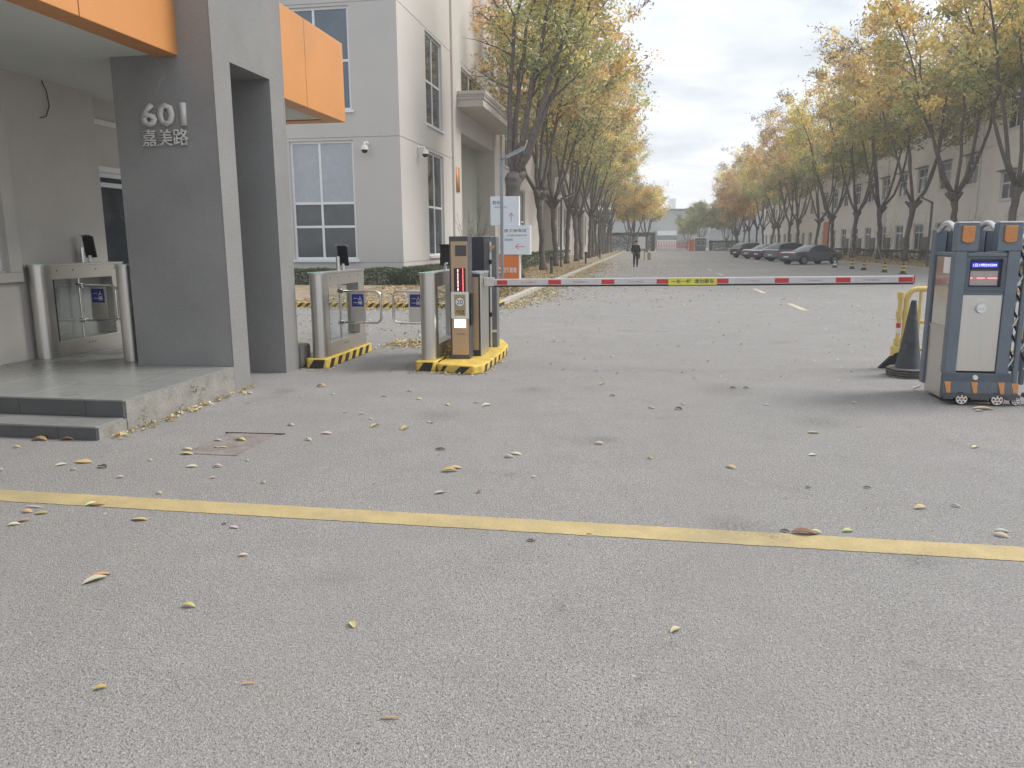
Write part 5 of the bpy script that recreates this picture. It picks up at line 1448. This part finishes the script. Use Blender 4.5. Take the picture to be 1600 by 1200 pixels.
pw = []; 
for (cx, cy, cz, n) in ((-4.42, 6.06, .0, 22), (-4.42, 6.62, .0, 16), (-4.425, 6.95, .13, 14), (-4.42, 9.32, .0, 16)):
    pw.append(np.column_stack([cx + np.abs(rngw.normal(size=n))*.035, cy + rngw.normal(size=n)*.06, cz + .01 + np.abs(rngw.normal(size=n))*.045]))
pw = np.concatenate(pw); n = len(pw)
cw = np.where(rngw.random((n,1)) < .6, np.array([[.12,.13,.06]]), np.array([[.2,.16,.09]]))*rngw.uniform(.6,1.3,(n,1))
tag(link('weeds', leaf_mesh('weeds', pw, None, np.full(n,.035)*rngw.uniform(.6,1.6,n), .2, cw, m_hedge, rngw)), 'small weeds rooted along the gatehouse platform and pillar foot', 'weeds', kind='stuff')

# single leaves that can be picked out near the camera: (px, py, kind, length px, turn)
def unproj(px, py, z=0.):
    d = fw*1200 + rt*(px-800) - up*(py-600); t = (z-1.6)/d.z
    return Vector((0,0,1.6)) + d*t
def one_leaf(px, py, kind, lpx, turn, curl, label):
    air = False; p = unproj(px, py, .12 if air else 0.); dist = (p - Vector((0,0,1.6))).length
    L = max(.03, lpx*dist/1200)
    rd = random.Random(int(px*7+py))
    N = 5; verts, faces = [], []
    for i in range(N+1):
        t = i/N; x = (t-.5)*L; w = L*(.07 if 'twig' in label or 'thin' in label else .22)*math.sin(math.pi*min(1, t*.93+.04))**.8 + .0006
        arch = curl*L*(.13*math.sin(math.pi*t) )
        verts += [(x, -w, arch + w*.5*curl + .003), (x, 0, arch + .001), (x, w, arch + w*.7*curl + .003)]
    for i in range(N):
        for j in (0,1): faces.append((i*3+j, i*3+j+1, i*3+j+4, i*3+j+3))
    me = bpy.data.meshes.new('fallen_leaf'); me.from_pydata(verts, [], faces); me.shade_smooth()
    c = [x*rd.uniform(.85,1.15) for x in LC[kind]]
    ca = me.color_attributes.new('Col', 'FLOAT_COLOR', 'POINT')
    for i_, dct in enumerate(ca.data):
        f = .8 if i_ % 3 == 1 else 1.
        dct.color = (c[0]*f, c[1]*f, c[2]*f, 1)
    me.materials.append(m_fallen)
    o = bpy.data.objects.new('fallen_leaf', me); COL.objects.link(o)
    o.location = (p.x, p.y, .12 if air else .003); o.rotation_euler = (1.1, turn, .3) if air else (rd.uniform(-.15,.15), rd.uniform(-.1,.1), turn)
    tag(o, label, 'leaf', 'single fallen leaves on the near asphalt')
LV = [ # unmistakable ones first, with a label of their own
 (148,908,'cream',30,.9,.5,'long cream leaf on the left foreground asphalt, one of a touching pair'),
 (158,900,'orange',24,.6,.4,'orange tinted leaf touching the long cream leaf in the left foreground'),
 (295,949,'yellow',19,.1,.9,'folded yellow leaf alone in the lower left foreground'),
 (551,978,'yellow',20,-.9,.7,'plump yellow leaf alone in the lower middle foreground'),
 (1056,987,'cream',20,.7,.9,'curled cream leaf alone in the lower right foreground'),
 (157,1077,'orange',16,.6,.8,'small orange curled leaf near the bottom left of the picture'),
 (610,1124,'orange',30,.15,.3,'thin brown twig like leaf at the bottom centre'),
 (388,1070,'orange',20,.3,.4,'thin reddish leaf left of the bottom centre'),
 (1257,835,'brown',36,.0,.6,'large brown leaf lying on the yellow line'),
 (1275,833,'cream',16,-.3,.8,'cream leaf touching the brown leaf on the yellow line'),
 (1226,831,'dark',14,-.5,.5,'dark leaf left of the brown leaf on the yellow line'),
 (1325,831,'yellow',16,.3,.7,'yellow leaf on the far edge of the yellow line right of the brown leaf'),
 (1564,838,'cream',18,-.6,.7,'cream leaf above the yellow line near the right picture edge'),
 (1566,831,'pale',16,-.2,.5,'pale leaf beside the cream one near the right picture edge'),
 (1438,795,'yellow',18,.3,.8,'forked yellow leaf between the yellow line and the gate wheels'),
 (1494,792,'pale',12,-.7,.8,'small pale leaf right of the forked yellow leaf'),
 (1271,677,'yellow',17,.0,.4,'flat yellow leaf in mid road below the marker end of the arm'),
 (1142,731,'yellow',18,-.7,.6,'yellow leaf in mid road above the yellow line'),
 (936,694,'cream',15,-.1,.7,'cream leaf in the centre road with a dark tip'),
 (1016,717,'yellow',11,-.8,.8,'small upright yellow leaf in the centre road'),
 (702,737,'orange',24,.3,.8,'crumpled orange leaf left of centre above the yellow line'),
 (712,732,'yellow',20,.2,.5,'yellow leaf lying against the crumpled orange leaf'),
 (749,770,'brown',12,1.2,.9,'small dark olive leaf just above the yellow line left of centre'),
 (633,671,'orange',18,1.2,.9,'rust coloured leaf on the asphalt left of the traffic island'),
 (586,667,'yellow',16,1.0,.9,'yellow leaf on the asphalt beside the rust coloured one'),
 (940,601,'orange',10,.8,.8,'small orange leaf right of the traffic island'),
 (502,604,'yellow',16,-.3,.9,'yellow leaf below the hazard plinth of the turnstile'),
 (376,689,'yellow',18,-.2,.8,'yellow leaf on the rusty cover'),
 (293,703,'cream',16,-.1,.5,'cream leaf at the left corner of the rusty cover'),
 (292,710,'yellow',20,.0,.4,'flat yellow leaf below the rusty cover corner'),
 (105,688,'orange',18,.2,.8,'orange leaf against the bottom step, right of two'),
 (62,688,'orange',22,.0,.7,'orange leaf against the bottom step, left of two'),
 (26,700,'yellow',10,.3,.8,'small yellow leaf before the bottom step at the left edge'),
 (131,723,'yellow',24,.15,.3,'long yellow leaf between step and yellow line'),
 (152,790,'orange',20,.3,.5,'orange leaf on the near edge of the yellow line at left'),
 (143,789,'cream',16,.8,.6,'cream leaf crossing the orange one on the yellow line edge'),
 (43,801,'yellow',14,.1,.8,'yellow leaf near the left edge below the yellow line'),
 (65,803,'orange',17,.3,.4,'orange leaf right of the yellow one below the yellow line'),
 (22,821,'cream',14,.6,.6,'cream leaf lowest of the small group at the left edge'),
 (38,815,'orange',15,.5,.5,'pink orange leaf in the small group at the left edge'),
 (55,793,'pale',24,.05,.2,'thin pale leaf just below the yellow line at left'),
 (218,813,'yellow',24,.05,.3,'long yellow leaf below the yellow line left of centre'),
 (249,772,'cream',10,.0,.9,'small cream leaf on the far edge of the yellow line'),
 (412,755,'cream',10,-.5,.8,'small cream leaf above the yellow line left of centre'),
 (380,869,'cream',14,.3,.6,'small cream leaf in the left middle foreground'),
 (830,846,'dark',14,-.1,.5,'dark leaf with pale edge below the yellow line at centre'),
 (921,835,'yellow',9,.1,.8,'tiny yellow leaf on the near edge of the yellow line at centre'),
]
for L_ in LV: one_leaf(*L_)
GEN = [(688,703,'dark',16),(795,715,'pale',16),(688,771,'pale',18),(366,825,'pale',14),(350,820,'dark',8),(482,688,'pale',14),(510,678,'pale',18),(455,665,'pale',14),(540,645,'pale',8),(565,648,'pale',10),
       (580,655,'pale',9),(600,620,'pale',10),(655,624,'cream',11),(700,633,'cream',12),(745,630,'pale',10),(760,634,'pale',16),(338,700,'pale',10),(340,690,'pale',12),(387,720,'pale',9),(350,700,'cream',12),(300,730,'pale',16),
       (340,730,'pale',14),(236,720,'cream',9),(115,735,'cream',9),(160,731,'dark',16),(95,727,'pale',14),(0,735,'pale',14),(333,748,'cream',9),(188,747,'pale',10),(834,746,'pale',8),(807,710,'pale',18),(957,619,'dark',9),
       (1060,640,'dark',14),(1018,638,'pale',12),(1068,632,'pale',10),(1197,633,'pale',9),(1145,607,'dark',9),(1165,607,'dark',9),(1270,712,'pale',14),(1524,700,'cream',12),(1536,640,'cream',26),(1530,643,'pale',12),(1334,630,'pale',9),
       (1355,763,'dark',10),(640,612,'pale',10),(670,660,'pale',9),(675,662,'dark',6),(390,615,'pale',14),(388,630,'pale',7),(520,617,'pale',8),(1262,763,'dark',8)]
for i_, (px, py, kd, ln) in enumerate(GEN):
    zone = 'below the yellow line' if py > 830 else 'between the yellow line and the barrier'
    one_leaf(px, py, kd, ln, random.uniform(-.8,.8), random.uniform(.3,.9), f'small {"dark dry" if kd == "dark" else "pale dry" if kd == "pale" else "cream"} leaf scrap lying {zone}')

# ---------------------------------------------------------------- the air
HAZE = .0012
hb = MB().box(-260, 330, -40, 1000, -1.0, 56.0).build('haze', m_conc)
hb.data.materials.clear()
mh_ = bpy.data.materials.new('thin_haze'); mh_.use_nodes = True
hn = mh_.node_tree; hn.nodes.clear()
ho_ = hn.nodes.new('ShaderNodeOutputMaterial'); pv = hn.nodes.new('ShaderNodeVolumePrincipled')
pv.inputs['Color'].default_value = (.93, .95, .97, 1); pv.inputs['Density'].default_value = HAZE; pv.inputs['Anisotropy'].default_value = .2
hn.links.new(pv.outputs[0], ho_.inputs['Volume'])
hb.data.materials.append(mh_)
tag(hb, 'thin pale haze filling the air over the road', 'haze', kind='stuff')
